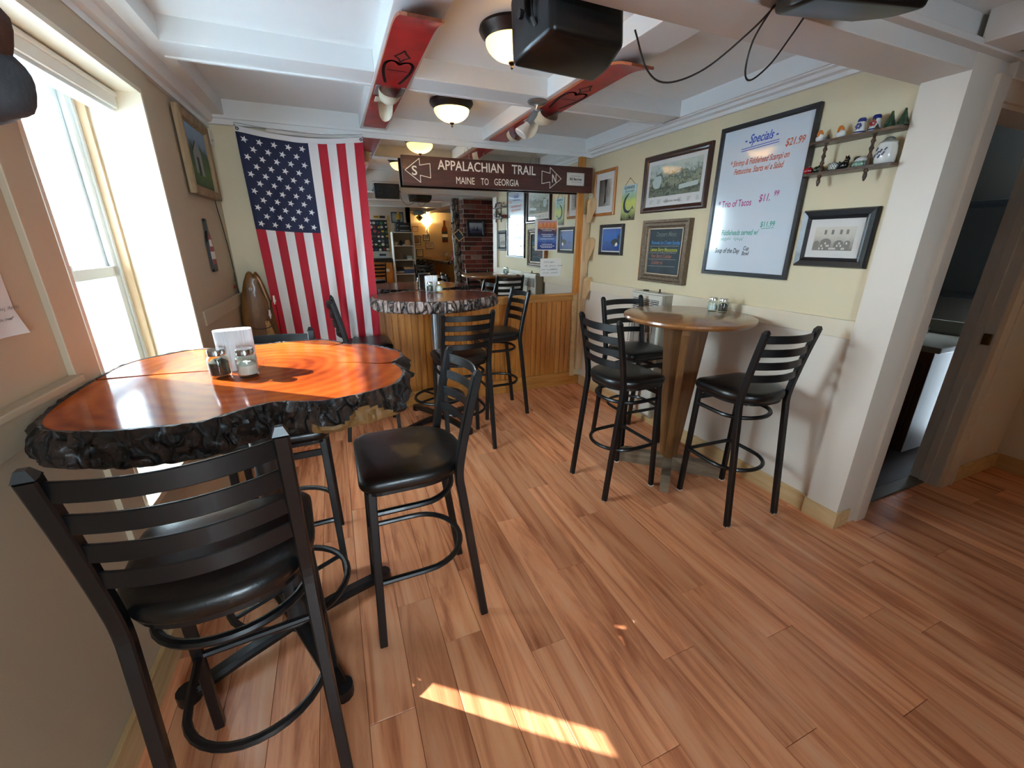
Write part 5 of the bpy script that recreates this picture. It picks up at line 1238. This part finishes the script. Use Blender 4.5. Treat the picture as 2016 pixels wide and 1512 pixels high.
# ------------------------------------------------------------------ left wall things
def left_things():
    def LP(off, y, z): return (LX(y)+off, y, z)
    r = PI/2-.0226
    pm = print_mat('barn_painting', 'v', [(.0, '2e4a1e'), (.3, '4a6a2a'), (.5, '37522a'), (.62, '2a4424'), (.7, '6f8fae'), (1, '8fb0cc')], 7, 2, -.19, .19, .22)
    t = picture('barn_painting', 'landscape painting of a grey barn in a rough weathered wood frame, left wall', 'painting', LP(.012, 3.34, 1.98), r, .56, .44, .055, .035, 'frame_bn', pm, None, None, [(0, .03), (.008, .035), (.045, .03), (.055, .015)], False)
    t.rotation_euler = (0, 0, r); y = -.0135
    m = MB(); flat(m, [(-.10, -.09), (.06, -.10), (.06, .04), (-.02, .09), (-.10, .03)], y); m.build('painted_barn', mat('barn_grey_paint', '8f938e', .6), t)
    m = MB(); flat(m, [(-.05, -.10), (.0, -.10), (.0, .0), (-.05, .0)], y-.0006); flat(m, [(-.11, .03), (-.02, .095), (-.02, .08), (-.10, .02)], y-.0006); m.build('painted_doorway', mat('barn_dark_paint', '2e332c', .6), t)
    # bottle-shaped plaque
    t = thing('bottle_plaque', 'bottle-shaped wall plaque in red, white and black under the barn painting', 'plaque', LP(.004, 3.215, 1.475), r)
    P = [(-.038, -.155), (.038, -.155), (.045, -.14), (.045, .02), (.036, .05), (.016, .085), (.014, .14), (.018, .145), (.016, .155), (-.016, .155), (-.018, .145), (-.014, .14), (-.016, .085), (-.036, .05), (-.045, .02), (-.045, -.14)]
    MB().prism(P, 0.0, .014, 'y').build('bottle_body', mat('black_bottle_paint', '1a1512', .35), t)
    for z0, z1, mm in ((-.11, -.08, 'red'), (-.08, -.035, 'white'), (-.035, -.005, 'red'), (-.005, .035, 'white'), (.035, .062, 'red')):
        wv = .043 if z1 < .03 else .030
        MB().prism([(-wv, z0), (wv, z0), (wv*(.96 if z1 < .03 else .75), z1), (-wv*(.96 if z1 < .03 else .75), z1)], .014, .0155, 'y').build('label_band', mat('plaque_red', '8c1c24', .4) if mm == 'red' else MT['white'], t)
    # white junction box near the corner and the cord that leaves it
    t = thing('junction_box', 'small white plastic box high in the corner by the barn painting', 'junction box', LP(.001, 3.735, 2.175), r)
    MB().box(-.045, .045, -.035, 0, -.055, .04, .006).build('cover', 'white', t); MB().box(-.02, .02, -.037, -.034, -.03, -.022).build('seam', 'heaterside', t)
    pts = [(3.72, 2.12), (3.62, 1.95), (3.60, 1.78), (3.66, 1.60), (3.70, 1.45), (3.72, 1.30), (3.71, 1.20), (3.735, 1.12), (3.74, 1.02)]
    tag(MB().tube(smooth_path([(LX(a)+.006, a, b) for a, b in pts], 6), .0028, 6).build('power_cord', 'cord', None, True), 'thin black cord running down the left wall to the carved fish', 'cord')
    # notice near the camera
    t = thing('paper_notice', 'white paper notice with curled corner taped to the left wall', 'notice', LP(.002, 1.30, 1.40), r)
    n = MB().grid(lambda a, b: Vector((-.11+.222*a-.008*b*0, -.002-.014*max(0, a-.8)*5*max(0, .25-b)*4, -.118+.23*b)), 12, 12).build('sheet', 'paper', t, True)
    squiggle(n, 'ch_gr', .03, .09, -.055, .010, -.0045, .0012, 3); squiggle(n, 'ch_gr', .0, .09, -.078, .008, -.0045, .001, 4)
    # hanging carving
    t = thing('moose_carving', 'dark grey and brown carved muzzle hanging on the wall beside the window', 'carving', LP(.0, 1.335, 1.79), r)
    g = mat('grey_hide', '3a3e42', .7, var=.3, vscale=20, bump=.5, bscale=120); b = mat('brown_hide', '4a2c1e', .75, var=.35, vscale=18, bump=.6, bscale=90)
    m = MB()
    m.ball((-.012, -.145, .015), .046, .07, .075, 20, 14)
    m.xf(lambda p: (p.x*(1+.25*max(0, (.03-p.z))*6), p.y, p.z+.012*noise.noise(Vector((p.x*20, p.y*20, p.z*20))))); m.build('muzzle', g, t, True)
    m = MB(); m.ball((-.022, -.14, .105), .042, .075, .075, 18, 12).ball((-.03, -.06, .17), .055, .07, .09, 18, 12).ball((-.03, -.10, -.035), .045, .06, .03, 14, 9)
    m.xf(lambda p: (p.x+.010*noise.noise(p*26), p.y+.010*noise.noise(p*22+Vector((4, 0, 0))), p.z+.010*noise.noise(p*18+Vector((0, 7, 0))))); m.build('brow', b, t, True)
    MB().box(-.08, .06, -.022, -.001, -.08, .26, .006).build('mounting_plaque', 'signwood', t)
left_things()

def carved_fish():
    t = thing('carved_fish', 'big brown wooden fish carving standing nose up in the corner beside the flag', 'carving', (-.575, 3.70, .32), math.radians(8))
    O = [(-.11, 0), (.10, 0), (.115, .30), (.118, .50), (.112, .64), (.095, .76), (.075, .86), (.055, .93), (.035, .965), (.025, .962), (.014, .948), (.004, .962), (-.012, .97), (-.03, .955), (-.055, .90), (-.085, .80), (-.108, .68), (-.118, .52), (-.118, .30)]
    def body(z0, z1, ins): return [(p[0]*(1-ins), p[1]*(1-ins*.3)+ins*.1) for p in O]
    m = MB(); n = len(O); lev = [(.0, .0), (.0, .03), (.10, .05), (.30, .062)]
    vs = []; fs = []
    for ins, dep in lev: vs += [(p[0]*(1-ins), -dep, .48+(p[1]-.48)*(1-ins*.22)) for p in O]
    for i in range(len(lev)-1):
        for j in range(n): j2 = (j+1) % n; fs.append((i*n+j, i*n+j2, (i+1)*n+j2, (i+1)*n+j))
    m.add(vs, fs)
    tri = tessellate_polygon([[Vector((p[0], p[1], 0)) for p in O]]); o = (len(lev)-1)*n
    m.add([vs[o+i] for i in range(n)], [tuple(q) for q in tri]); m.build('body', 'fishwood', t, True)
    m = MB(); P = [(.03, .02), (.075, .02), (.085, .5), (.06, .60), (.035, .60)]; m.prism(P, .052, .0635, 'y'); m.build('belly', 'fishlight', t)
    m = MB(); flat(m, [(.022, .93), (.032, .92), (.052, .76), (.045, .68), (.036, .78), (.020, .88)], -.0555); m.build('mouth', 'ink', t)
    MB().prism([(.035, .94), (.056, .90), (.082, .76), (.086, .68), (.056, .70), (.040, .86)], .045, .058, 'y').build('lower_jaw', 'fishlight', t)
    e = MB().ball((-.02, -.0595, .845), .012, .005, .012, 14, 8).build('eye', 'white', t, True); MB().ball((-.02, -.0645, .845), .005, .003, .005, 10, 6).build('pupil', 'ink', e, True)
    rr = random.Random(8); m = MB()
    for i in range(34):
        x = rr.uniform(.035, .095); z = rr.uniform(.05, .62); m.ball((x, -.0615 if x < .08 else -.056, z), .0035, .004, .0045, 6, 4)
    m.build('spot', 'ink', t)
    MB().prism([(-.118, .26), (-.155, .20), (-.15, .33), (-.125, .42)], .01, .03, 'y').build('fin', 'fishwood', t)
    MB().tube(smooth_path([(-.115, -.05, .58), (-.02, -.064, .545), (.05, -.066, .55), (.095, -.055, .575)], 6), .004, 6).build('gill_line', 'shelfwood', t, True)
    # lure and light string hooked on the fish
    l = thing('fishing_lure', 'small red and white lure tied to the cord beside the carved fish', 'lure', (-.70, 3.655, 1.165))
    MB().tube([(-.02, 0, -.02), (.02, 0, .025)], .007, 8).build('lure_body', mat('lure_red', '9c1c1c', .3), l, True); MB().tube([(-.042, 0, -.045), (-.018, 0, -.018)], .0022, 6).build('lure_hook', 'steel', l)
    s = thing('light_string', 'dark cord with three small white lamp sockets draped over the carved fish', 'string lights', (-.50, 3.63, 1.05))
    MB().tube(smooth_path([(-.03, .0, .16), (-.015, -.005, .10), (.01, -.005, .02), (.012, -.005, -.06), (.04, -.004, .03), (.06, .0, -.02), (.065, 0, -.16), (.07, .0, -.26)], 6), .0022, 5).build('cord', 'cord', s, True)
    for x, z, c in ((.058, .02, 'white'), (.012, -.085, 'white'), (.068, -.27, 'blackp')):
        b = MB().lathe([(.0, .045), (.007, .042), (.008, .012), (.011, .010), (.011, -.004), (.006, -.006), (.0045, -.022), (0, -.026)], 12, (x, -.008, z)).build('lamp_socket', c, s, True)
carved_fish()

def mirror_papers():
    t = thing('event_poster', 'orange and blue printed event poster taped to the mirror', 'poster', (1.936, 3.7735, 1.564))
    MB().box(-.122, .122, -.0012, 0, -.138, .138).build('sheet', 'paper', t)
    MB().add([(-.095, -.0018, -.130), (.112, -.0018, -.130), (.112, -.0018, .132), (-.095, -.0018, .132)], [(0, 1, 2, 3)]).build('printed_panel', print_mat('sunset_poster', 'v', [(0, '2a3a78'), (.2, '34488c'), (.4, '5a7ab4'), (.55, '4a4a6e'), (.68, '4c3a4c'), (.76, 'c07850'), (.9, 'd98e5c'), (1, 'a9889c')], 16, 2, -.13, .13, .2), t)
    rr = random.Random(1); m = MB()
    for z, w in ((.055, .07), (.04, .05), (.005, .06), (-.01, .045), (-.035, .07), (-.085, .055), (-.10, .075), (-.112, .06)): 
        x = -w
        while x < w: l = rr.uniform(.008, .02); flat(m, [(x+.008, z), (x+l+.008, z), (x+l+.008, z+.006), (x+.008, z+.006)], -.0024); x += l+.005
    m.build('print_lines', 'white', t)
    m = MB()
    for x in (-.05, -.01, .03, .07): flat(m, [(x, .085), (x+.012, .125), (x+.022, .088)], -.0024); flat(m, [(x+.002, .072), (x+.02, .072), (x+.018, .084), (x+.004, .084)], -.0024)
    m.build('printed_ship', mat('poster_orange', 'cf6f3c', .6), t)
    t = thing('handwritten_note', 'handwritten white note with rounded corner taped low on the mirror', 'notice', (1.994, 3.7735, 1.266))
    MB().box(-.115, .115, -.0012, 0, -.085, .085, .0004).build('sheet', 'paper', t)
    for q, (a, b, z, h) in enumerate(((-.08, -.04, .05, .022), (0, .03, .05, .02), (-.07, .09, .015, .018), (-.10, -.03, -.02, .018), (.0, .02, -.02, .018), (-.09, .06, -.052, .02))): squiggle(t, 'ch_gr', a, b, z, h, -.0016, .0018, 20+q)
mirror_papers()
# ================================================================== BAR ROOM BEHIND THE CAMERA (seen in the mirror)
def chimney():
    c = structure('wall_chimney', MB().box(2.183, 2.95, -.45, .172, 0, ZN), 'mortar')
    L, h, j = .203, .0655, .010
    me = MB().box(-L/2, L/2, -.012, .012, -h/2, h/2, .003).data('brick', 'brick'); mh = MB().box(-L/4, L/4, -.012, .012, -h/2, h/2, .003).data('brick', 'brick')
    z = .005+h/2; row = 0
    while z+h/2 < ZN-.004:
        x = 2.183+(0 if row % 2 else -.1065)+L/2
        while x-L/2 < 2.72:
            a = max(2.183, x-L/2); b = x+L/2
            if b-a > .15: o = link('brick', me, c); o.location = (x, .172, z)
            elif b-a > .08: o = link('brick', mh, c); o.location = (2.183+L/4, .172, z)
            x += L+j
        for yk in (0, 1, 2):
            o = link('brick', me, c); o.location = (2.183, .17-.10-yk*(L+j)-(0 if row % 2 else .05), z); o.rotation_euler = (0, 0, PI/2)
        z += h+j; row += 1
    pm = print_mat('harbour_photo', 'v', [(0, '2e2c44'), (.3, '565880'), (.45, '8488a6'), (.6, 'b4b8c6'), (1, 'c2c6d0')], 8, 2, -.08, .09, .2)
    t = picture('harbour_picture', 'violet harbour photograph in a wide dark frame hung on the brick chimney', 'picture', (2.385, .186, 1.73), PI, .335, .275, .05, .03, 'frame_bk', pm)
    m = MB(); flat(m, [(-.07, -.04), (.07, -.04), (.06, -.02), (.03, -.02), (.03, .03), (.02, .03), (.02, -.02), (-.02, -.02), (-.03, .04), (-.045, -.02)], -.0115); m.build('printed_boats', 'ink', t)
chimney()
def log_post():
    t = thing('log_post', 'gnarled grey-brown log post beside the brick chimney, seen in the mirror', 'post', (2.075, .05, 0))
    m = MB(); n = 28; K = 60; vs = []; fs = []
    for k in range(K+1):
        z = ZN*k/K
        for i in range(n):
            a = 2*PI*i/n; d = Vector((math.cos(a), math.sin(a), 0)); q = noise.noise(Vector((d.x*1.6, d.y*1.6, z*6)))+.5*noise.noise(Vector((d.x*4, d.y*4, z*16)))
            r = .068+.014*q; vs.append((d.x*r+.012*math.sin(z*2.3), d.y*r, z))
    for k in range(K):
        for i in range(n): i2 = (i+1) % n; fs.append((k*n+i, k*n+i2, (k+1)*n+i2, (k+1)*n+i))
    m.add(vs, fs); m.build('trunk', bark_mat('knotty_log', '3a2a20', '8a7a66', 'c0b4a0'), t, True)
    rr = random.Random(6)
    for i in range(26):
        a = rr.uniform(0, 2*PI); z = rr.uniform(.9, 2.1); r = .072
        MB().ball((r*math.cos(a)+.012*math.sin(z*2.3), r*math.sin(a), z), .016, .016, .02, 8, 6).build('burr', 'shelfwood', t, True)
    s = thing('slate_tag', 'small diamond-hung slate in a wood frame on the log post', 'slate', (2.095, .135, 1.61), PI); s.rotation_euler = (0, math.radians(38), PI)
    frame_parts(s, .135, .165, .016, .012, 'rawpine'); MB().box(-.055, .055, -.006, -.001, -.07, .07).build('slate', 'slate', s)
log_post()
def bar():
    t = thing('bar_counter', 'long bar with grey live-edge top and pine front, seen in the mirror', 'bar', (2.78, -3.45, 0))
    MB().box(-.22, .26, -1.5, 1.45, 0, 1.02).build('carcass', 'pineh', t)
    me = MB().box(-.006, .004, -.047, .047, 0, .98, .002).data('front_board', 'pine')
    for i in range(30): o = link('front_board', me, t); o.location = (-.222, -1.44+.098*i, .03)
    me2 = MB().box(-.047, .047, -.004, .006, 0, .98, .002).data('end_board', 'rawpine')
    for i in range(5): o = link('end_board', me2, t); o.location = (-.17+.098*i, 1.452, .03)
    P = [(-.36, -1.55), (.32, -1.55), (.32, 1.56), (-.33, 1.58)]+[(-.37+.02*math.sin(i*2.1), 1.4-.2*i) for i in range(14)]
    MB().prism(P, 1.02, 1.10).build('slab_top', 'slab2', t)
    e = MB(); n = 70
    def edge(a, b):
        y = 1.6-3.1*a; return Vector((-.372+.02*noise.noise(Vector((0, y*3, 1)))-.03*math.sin(PI*b)-.012*noise.noise(Vector((1, y*18, b*3))), y, 1.02+.081*b))
    e.grid(edge, n, 6).grid(lambda a, b: Vector((-.37+.69*a, 1.59+.03*math.sin(PI*b)+.012*noise.noise(Vector((a*14, 4, b*3))), 1.02+.081*b)), 20, 6); e.build('bark_edge', 'bark2', t, True)
    for k in range(6):
        stool('black ladder-back stool at the bar, ' + ['beside its end boards', 'second from its end boards', 'third from its end boards', 'third from the far wall', 'second from the far wall', 'nearest the far wall'][k], 2.20, -1.95-.54*k, -PI/2, 'stools along the bar')
    stool('black ladder-back stool beside the pine cabinet, seen in the mirror', .80, -1.62, PI)
    stool('black ladder-back stool between the log post and the bar, seen in the mirror', 1.72, -1.05, math.radians(200))
    for k, (y, mm, hh) in enumerate(((-2.3, 'pink_glass', .17), (-2.9, 'yellow_glass', .12), (-3.1, 'clear_glass', .14))):
        g = thing('drink_jar', ['glass jar of pink straws on the bar', 'yellow condiment jar on the bar', 'clear glass jar of utensils on the bar'][k], 'jar', (2.62, y, 1.10))
        MB().lathe([(.035, 0), (.04, .01), (.04, hh*.7), (.034, hh*.75)], 16).build('jar_body', [mat('pink_glass', 'c06a94', .3), mat('yellow_glass', 'c39a3a', .3), 'jar'][k], g, True)
        for q in range(5): MB().tube([(.01*math.cos(q*1.3), .01*math.sin(q*1.3), .02), (.03*math.cos(q*1.3), .03*math.sin(q*1.3), hh+.03)], .004, 6).build('straw', ['mag_ink', 'white', 'steel'][k], g)
bar()
def back_shelf():
    t = thing('bookcase', 'white open bookcase with four shelves, seen in the mirror', 'bookcase', (1.475, -2.17, 0), PI)
    w, d, H = .23, .15, 1.70
    for s in (-1, 1): MB().box(s*w-(.018 if s > 0 else 0), s*w+(.018 if s < 0 else 0), -d, d, 0, H).build('side', 'white', t)
    MB().box(-w, w, d-.01, d, 0, H).build('back_panel', mat('beige_back', '9a8b74', .7), t)
    for z in (.10, .48, .82, 1.115, 1.41, H-.016): MB().box(-w+.002, w-.002, -d, d-.012, z, z+.018).build('shelf', 'white', t)
    def W(xl, yl, z): return (1.475-xl, -2.17-yl, z)
    p = thing('crock', 'cream lidded crock on the bookcase', 'crock', W(-.10, -.02, 1.428)); MB().lathe([(.05, 0), (.062, .02), (.062, .07), (.05, .10), (.03, .115), (0, .12)], 20).build('body', 'rawpine', p, True); MB().ball((0, 0, .126), .012, .012, .01, 10, 6).build('lid_knob', 'red', p, True)
    p = thing('plate_stack', 'stack of white papers under the crock on the bookcase', 'papers', W(-.02, -.02, 1.428)); 
    for k in range(3): MB().box(-.03, .03, -.06, .06, .008*k, .008*k+.007).build('sheet_pile', 'paper', p)
    p = thing('wicker_basket', 'small tan basket on the bookcase', 'basket', W(.145, -.02, 1.428)); MB().lathe([(.035, 0), (.05, .05), (.052, .07), (.045, .07), (.03, .01), (0, .008)], 16).build('bowl', 'peg', p, True); MB().tube([(.045*math.cos(a), 0, .06+.05*math.sin(a)) for a in [PI*i/10 for i in range(11)]], .004, 6, up=(0, 1, 0)).build('handle', 'peg', p)
    p = thing('dark_vase', 'black vase beside the basket on the bookcase', 'vase', W(.045, -.05, 1.428)); MB().lathe([(.025, 0), (.04, .04), (.035, .08), (.018, .10), (.02, .11)], 16).build('body', 'blackp', p, True)
    p = thing('grey_bust', 'grey stone ornament on the middle shelf of the bookcase', 'ornament', W(.07, -.02, 1.133)); MB().box(-.05, .05, -.04, .04, 0, .04, .006).box(-.03, .03, -.025, .025, .04, .10, .01).build('stone', 'footwood', p)
    p = thing('card_box', 'white and teal card box on the middle shelf of the bookcase', 'box', W(-.12, -.02, 1.133)); MB().box(-.05, .05, -.05, .05, 0, .075, .002).build('carton', 'white', p); MB().box(-.052, .052, -.052, .052, .045, .06).build('band', 'teal_ink', p)
    p = thing('blue_bin', 'blue storage bin on the lower shelf of the bookcase', 'bin', W(-.08, -.02, .838)); MB().box(-.10, .10, -.10, .09, 0, .09, .006).build('bin_body', mat('blue_plastic', '4a6288', .4), p); MB().box(-.105, .105, -.10, .095, .09, .14, .004).build('orange_carton', 'peg', p)
    p = thing('book_pile', 'pile of flat books on the lower shelf of the bookcase', 'books', W(.11, -.02, .838))
    for k in range(4): MB().box(-.08+.006*(k % 2), .08, -.08, .07, .026*k, .026*k+.024, .002).build('book', ['frame_or', 'paper', 'slate', 'frame_dk'][k], p)
    # electronics and figurine on top
    for k, (z, hh, ww, lb) in enumerate(((1.702, .085, .16, 'black audio receiver on top of the bookcase, lower of two'), (1.789, .10, .15, 'black audio deck stacked upon the receiver on the bookcase'))):
        p = thing('audio_unit', lb, 'audio unit', W(-.02, 0, z), PI); MB().box(-ww, ww, -.12, .12, 0, hh, .004).build('case', 'blackp', p)
        MB().box(-ww+.03, ww-.08, -.123, -.119, hh*.25, hh*.45).build('display', 'steel', p); MB().lathe([(.014, 0), (.014, .01)], 12).tail(24, lambda q: Vector((ww-.03+q.x, -.12-q.z, hh*.5+q.y))).build('dial', 'steel', p)
    p = thing('fisherman_figurine', 'figurine in a yellow raincoat on top of the audio units', 'figurine', W(.05, 0, 1.891), PI)
    yl = mat('yellow_oilskin', 'b8962c', .45)
    MB().lathe([(.03, .06), (.045, .07), (.042, .12), (.03, .17), (.014, .18)], 16).tube([(.035, -.005, .16), (.05, -.015, .12), (.045, -.02, .09)], .013, 8).tube([(-.035, -.005, .16), (-.05, -.015, .12), (-.045, -.02, .09)], .013, 8).build('coat', yl, p, True)
    MB().lathe([(.0, .178), (.018, .18), (.020, .195), (.016, .21)], 12).build('head', 'peg', p, True); MB().lathe([(.028, .204), (.018, .208), (.014, .224), (0, .228)], 14).build('hat', yl, p, True)
    for s in (-1, 1): MB().tube([(s*.016, 0, 0), (s*.016, 0, .065)], .012, 8).build('boot', 'blackp', p)
    # photo behind, yellow diamond sign, cap
    picture('shelf_photo', 'dark framed photograph leaning behind the raincoat figurine', 'picture', (1.42, -2.31, 2.0), PI, .26, .22, .02, .02, 'frame_bk', print_mat('winter_photo', 'v', [(0, '8a9aa8'), (.5, 'b8c4cc'), (1, '7a98b8')], 9, 2, -.1, .1, .3))
    p = thing('diamond_sign', 'small yellow diamond warning sign on the far wall', 'sign', (1.86, -2.10, 2.0), PI); p.rotation_euler = (0, PI/4, PI)
    MB().box(-.055, .055, -.004, 0, -.055, .055, .003).build('plate', mat('sign_yellow', 'c79a20', .45), p); MB().box(-.02, .02, -.0055, -.004, -.02, .02).build('symbol', 'ink', p)
    MB().tube([(0, .002, 0), (.03, .002, .03)], .003, 6).build('wire', 'steel', p)
    # sticker board on the partition
    b = thing('sticker_board', 'dark board crowded with round and oval stickers, seen in the mirror', 'sticker board', (.99, -2.598, 1.63), PI)
    MB().box(-.24, .22, -.012, 0, -.33, .33).build('panel', mat('dark_board', '2c3238', .6), b)
    cols = ['e0ddd6', '9a2430', '2c5a9c', 'd8d4c8', '3a8a4a', 'c8c4ba', '5c6a74', 'd0b040', 'b04a5c', 'e4e2da', '2a2e36']
    rr = random.Random(11); mats = [mat('sticker_%s' % c, c, .4) for c in cols]
    for i in range(7):
        for k in range(6):
            x = -.205+.082*k+rr.uniform(-.012, .012); z = -.29+.093*i+rr.uniform(-.012, .012); a = rr.uniform(.022, .036); bb = a*rr.uniform(.6, 1.0); ph = rr.choice((8, 16, 16))
            q = MB().add([(x+a*math.cos(2*PI*j/ph), -.0128-.0004*((i+k) % 3), z+bb*math.sin(2*PI*j/ph)) for j in range(ph)], [tuple(range(ph))]).build('sticker', mats[rr.randrange(len(mats))], b)
    MB().box(-.30, -.24, -.02, 0, -.35, .42).build('pine_stile', 'rawpine', b)
    for x, mm, lb in ((-.02, 'sign_yellow', 'yellow'), (-.15, 'flag_red_cloth', 'dark red')):
        p = thing('bumper_sticker', lb + ' bumper sticker above the sticker board', 'sticker', (.99-x, -2.598, 2.02), PI); MB().box(-.06, .06, -.003, 0, -.025, .025).build('strip', bpy.data.materials[mm] if lb == 'yellow' else 'frame_dk', p); MB().box(-.045, .045, -.0042, -.003, -.006, .006).build('print_bar', 'ink', p)
    # pine cabinet below
    c = thing('pine_cabinet', 'pine cabinet with dark top below the sticker board, seen in the mirror', 'cabinet', (.95, -2.40, 0), PI)
    MB().box(-.27, .30, -.16, .19, 0, 1.08).build('carcass', 'pineh', c); MB().box(-.29, .32, -.20, .19, 1.08, 1.16, .01).build('counter_top', 'bark1', c)
    me = MB().box(-.046, .046, -.006, .004, 0, 1.0, .002).data('front_board', 'pine')
    for i in range(6): o = link('front_board', me, c); o.location = (-.225+.094*i, -.162, .05)
    MB().box(-.20, -.12, -.172, -.166, .88, .94, .002).build('outlet_cover', 'white', c)
    p = thing('licence_plate', 'white number plate propped on the pine cabinet', 'licence plate', (1.06, -2.45, 1.225), PI); MB().box(-.10, .10, -.003, 0, -.06, .06, .002).build('plate', 'wb', p); MB().box(-.07, .07, -.0045, -.003, -.02, .025).build('number_bar', 'slate', p)
back_shelf()
def far_wall():
    s = thing('wall_sconce', 'glowing uplight bowl sconce on the far wall, seen in the mirror', 'sconce', (2.66, -5.19, 2.02), PI)
    MB().grid(lambda a, b: Vector((.14*math.cos(PI*a)*(.25+.75*b), -.14*math.sin(PI*a)*(.25+.75*b), -.10+.11*b**.7)), 24, 8).build('bowl', 'bowl', s, True)
    MB().tube([(.14*math.cos(PI*i/20), -.14*math.sin(PI*i/20), .012) for i in range(21)], .006, 6).build('rim', 'bronze', s, True); MB().tube([(0, 0, -.16), (0, -.06, -.14), (0, -.07, -.10)], .008, 6).build('arm', 'bronze', s, True)
    MB().tube(smooth_path([(0, -.02, -.16), (.03, -.03, -.24), (-.02, -.03, -.30), (.02, -.03, -.38)], 5), .009, 6).build('scroll', 'bronze', s, True)
    l = bpy.data.lights.new('sconce_bulb', 'POINT'); l.energy = 14; l.color = (1, .68, .32); l.shadow_soft_size = .03; o = bpy.data.objects.new('sconce_bulb', l); COL.objects.link(o); o.parent = s; o.location = (0, -.06, .03)
    for i, (x, z, w, h, fm, c) in enumerate(((2.32, 1.86, .17, .15, 'frame_or', 'b9b0a0'), (2.33, 1.55, .24, .26, 'frame_dk', '8a6a54'), (2.62, 1.62, .19, .18, 'frame_bk', '9a9a92'), (2.70, 1.40, .24, .17, 'frame_dk', 'a89888'), (2.40, 1.20, .20, .22, 'frame_bk', 'c0b08a'))):
        t = picture('far_picture', ['small oval-print picture in orange frame on the far wall', 'brown collage picture on the far wall', 'grey photograph under the sconce on the far wall', 'wide dark-framed picture on the far wall', 'framed certificate low on the far wall'][i], 'picture', (x, -5.198, z), PI, w, h, .02, .018, fm, mat('far_print_%d' % i, c, .5, var=.4, vscale=22), .02)
    b = thing('bottle_cutout', 'large brown beer-bottle cut-out sign on the far wall', 'sign', (3.17, -5.198, 1.80), PI)
    P = [(-.08, -.30), (.08, -.30), (.085, -.28), (.085, .02), (.07, .09), (.035, .15), (.03, .28), (.035, .30), (-.035, .30), (-.03, .28), (-.035, .15), (-.07, .09), (-.085, .02), (-.085, -.28)]
    MB().prism(P, 0, .02, 'y').build('bottle', mat('amber_bottle', '6a3014', .3), b); MB().box(-.083, .083, -.023, -.02, -.22, .0).build('bottle_label', 'slate', b); MB().box(-.083, .083, -.025, -.022, -.16, -.08).build('label_stripe', 'white', b)
    f = thing('fish_mount', 'pale blue mounted fish under the bar-room ceiling', 'ornament', (1.95, -2.6, 2.13))
    MB().ball((0, 0, 0), .13, .03, .05, 18, 10).build('fish_body', mat('pale_blue_fish', '8aa2b8', .4, var=.3, vscale=20), f, True); MB().prism([(.11, 0), (.17, .045), (.16, 0), (.17, -.045)], -.006, .006, 'y').build('tail', mat('blue_tail', '7890a6', .4), f); MB().tube([(0, 0, .04), (0, 0, ZNP-2.13)], .002, 5).build('hanging_wire', 'steel', f)
far_wall()
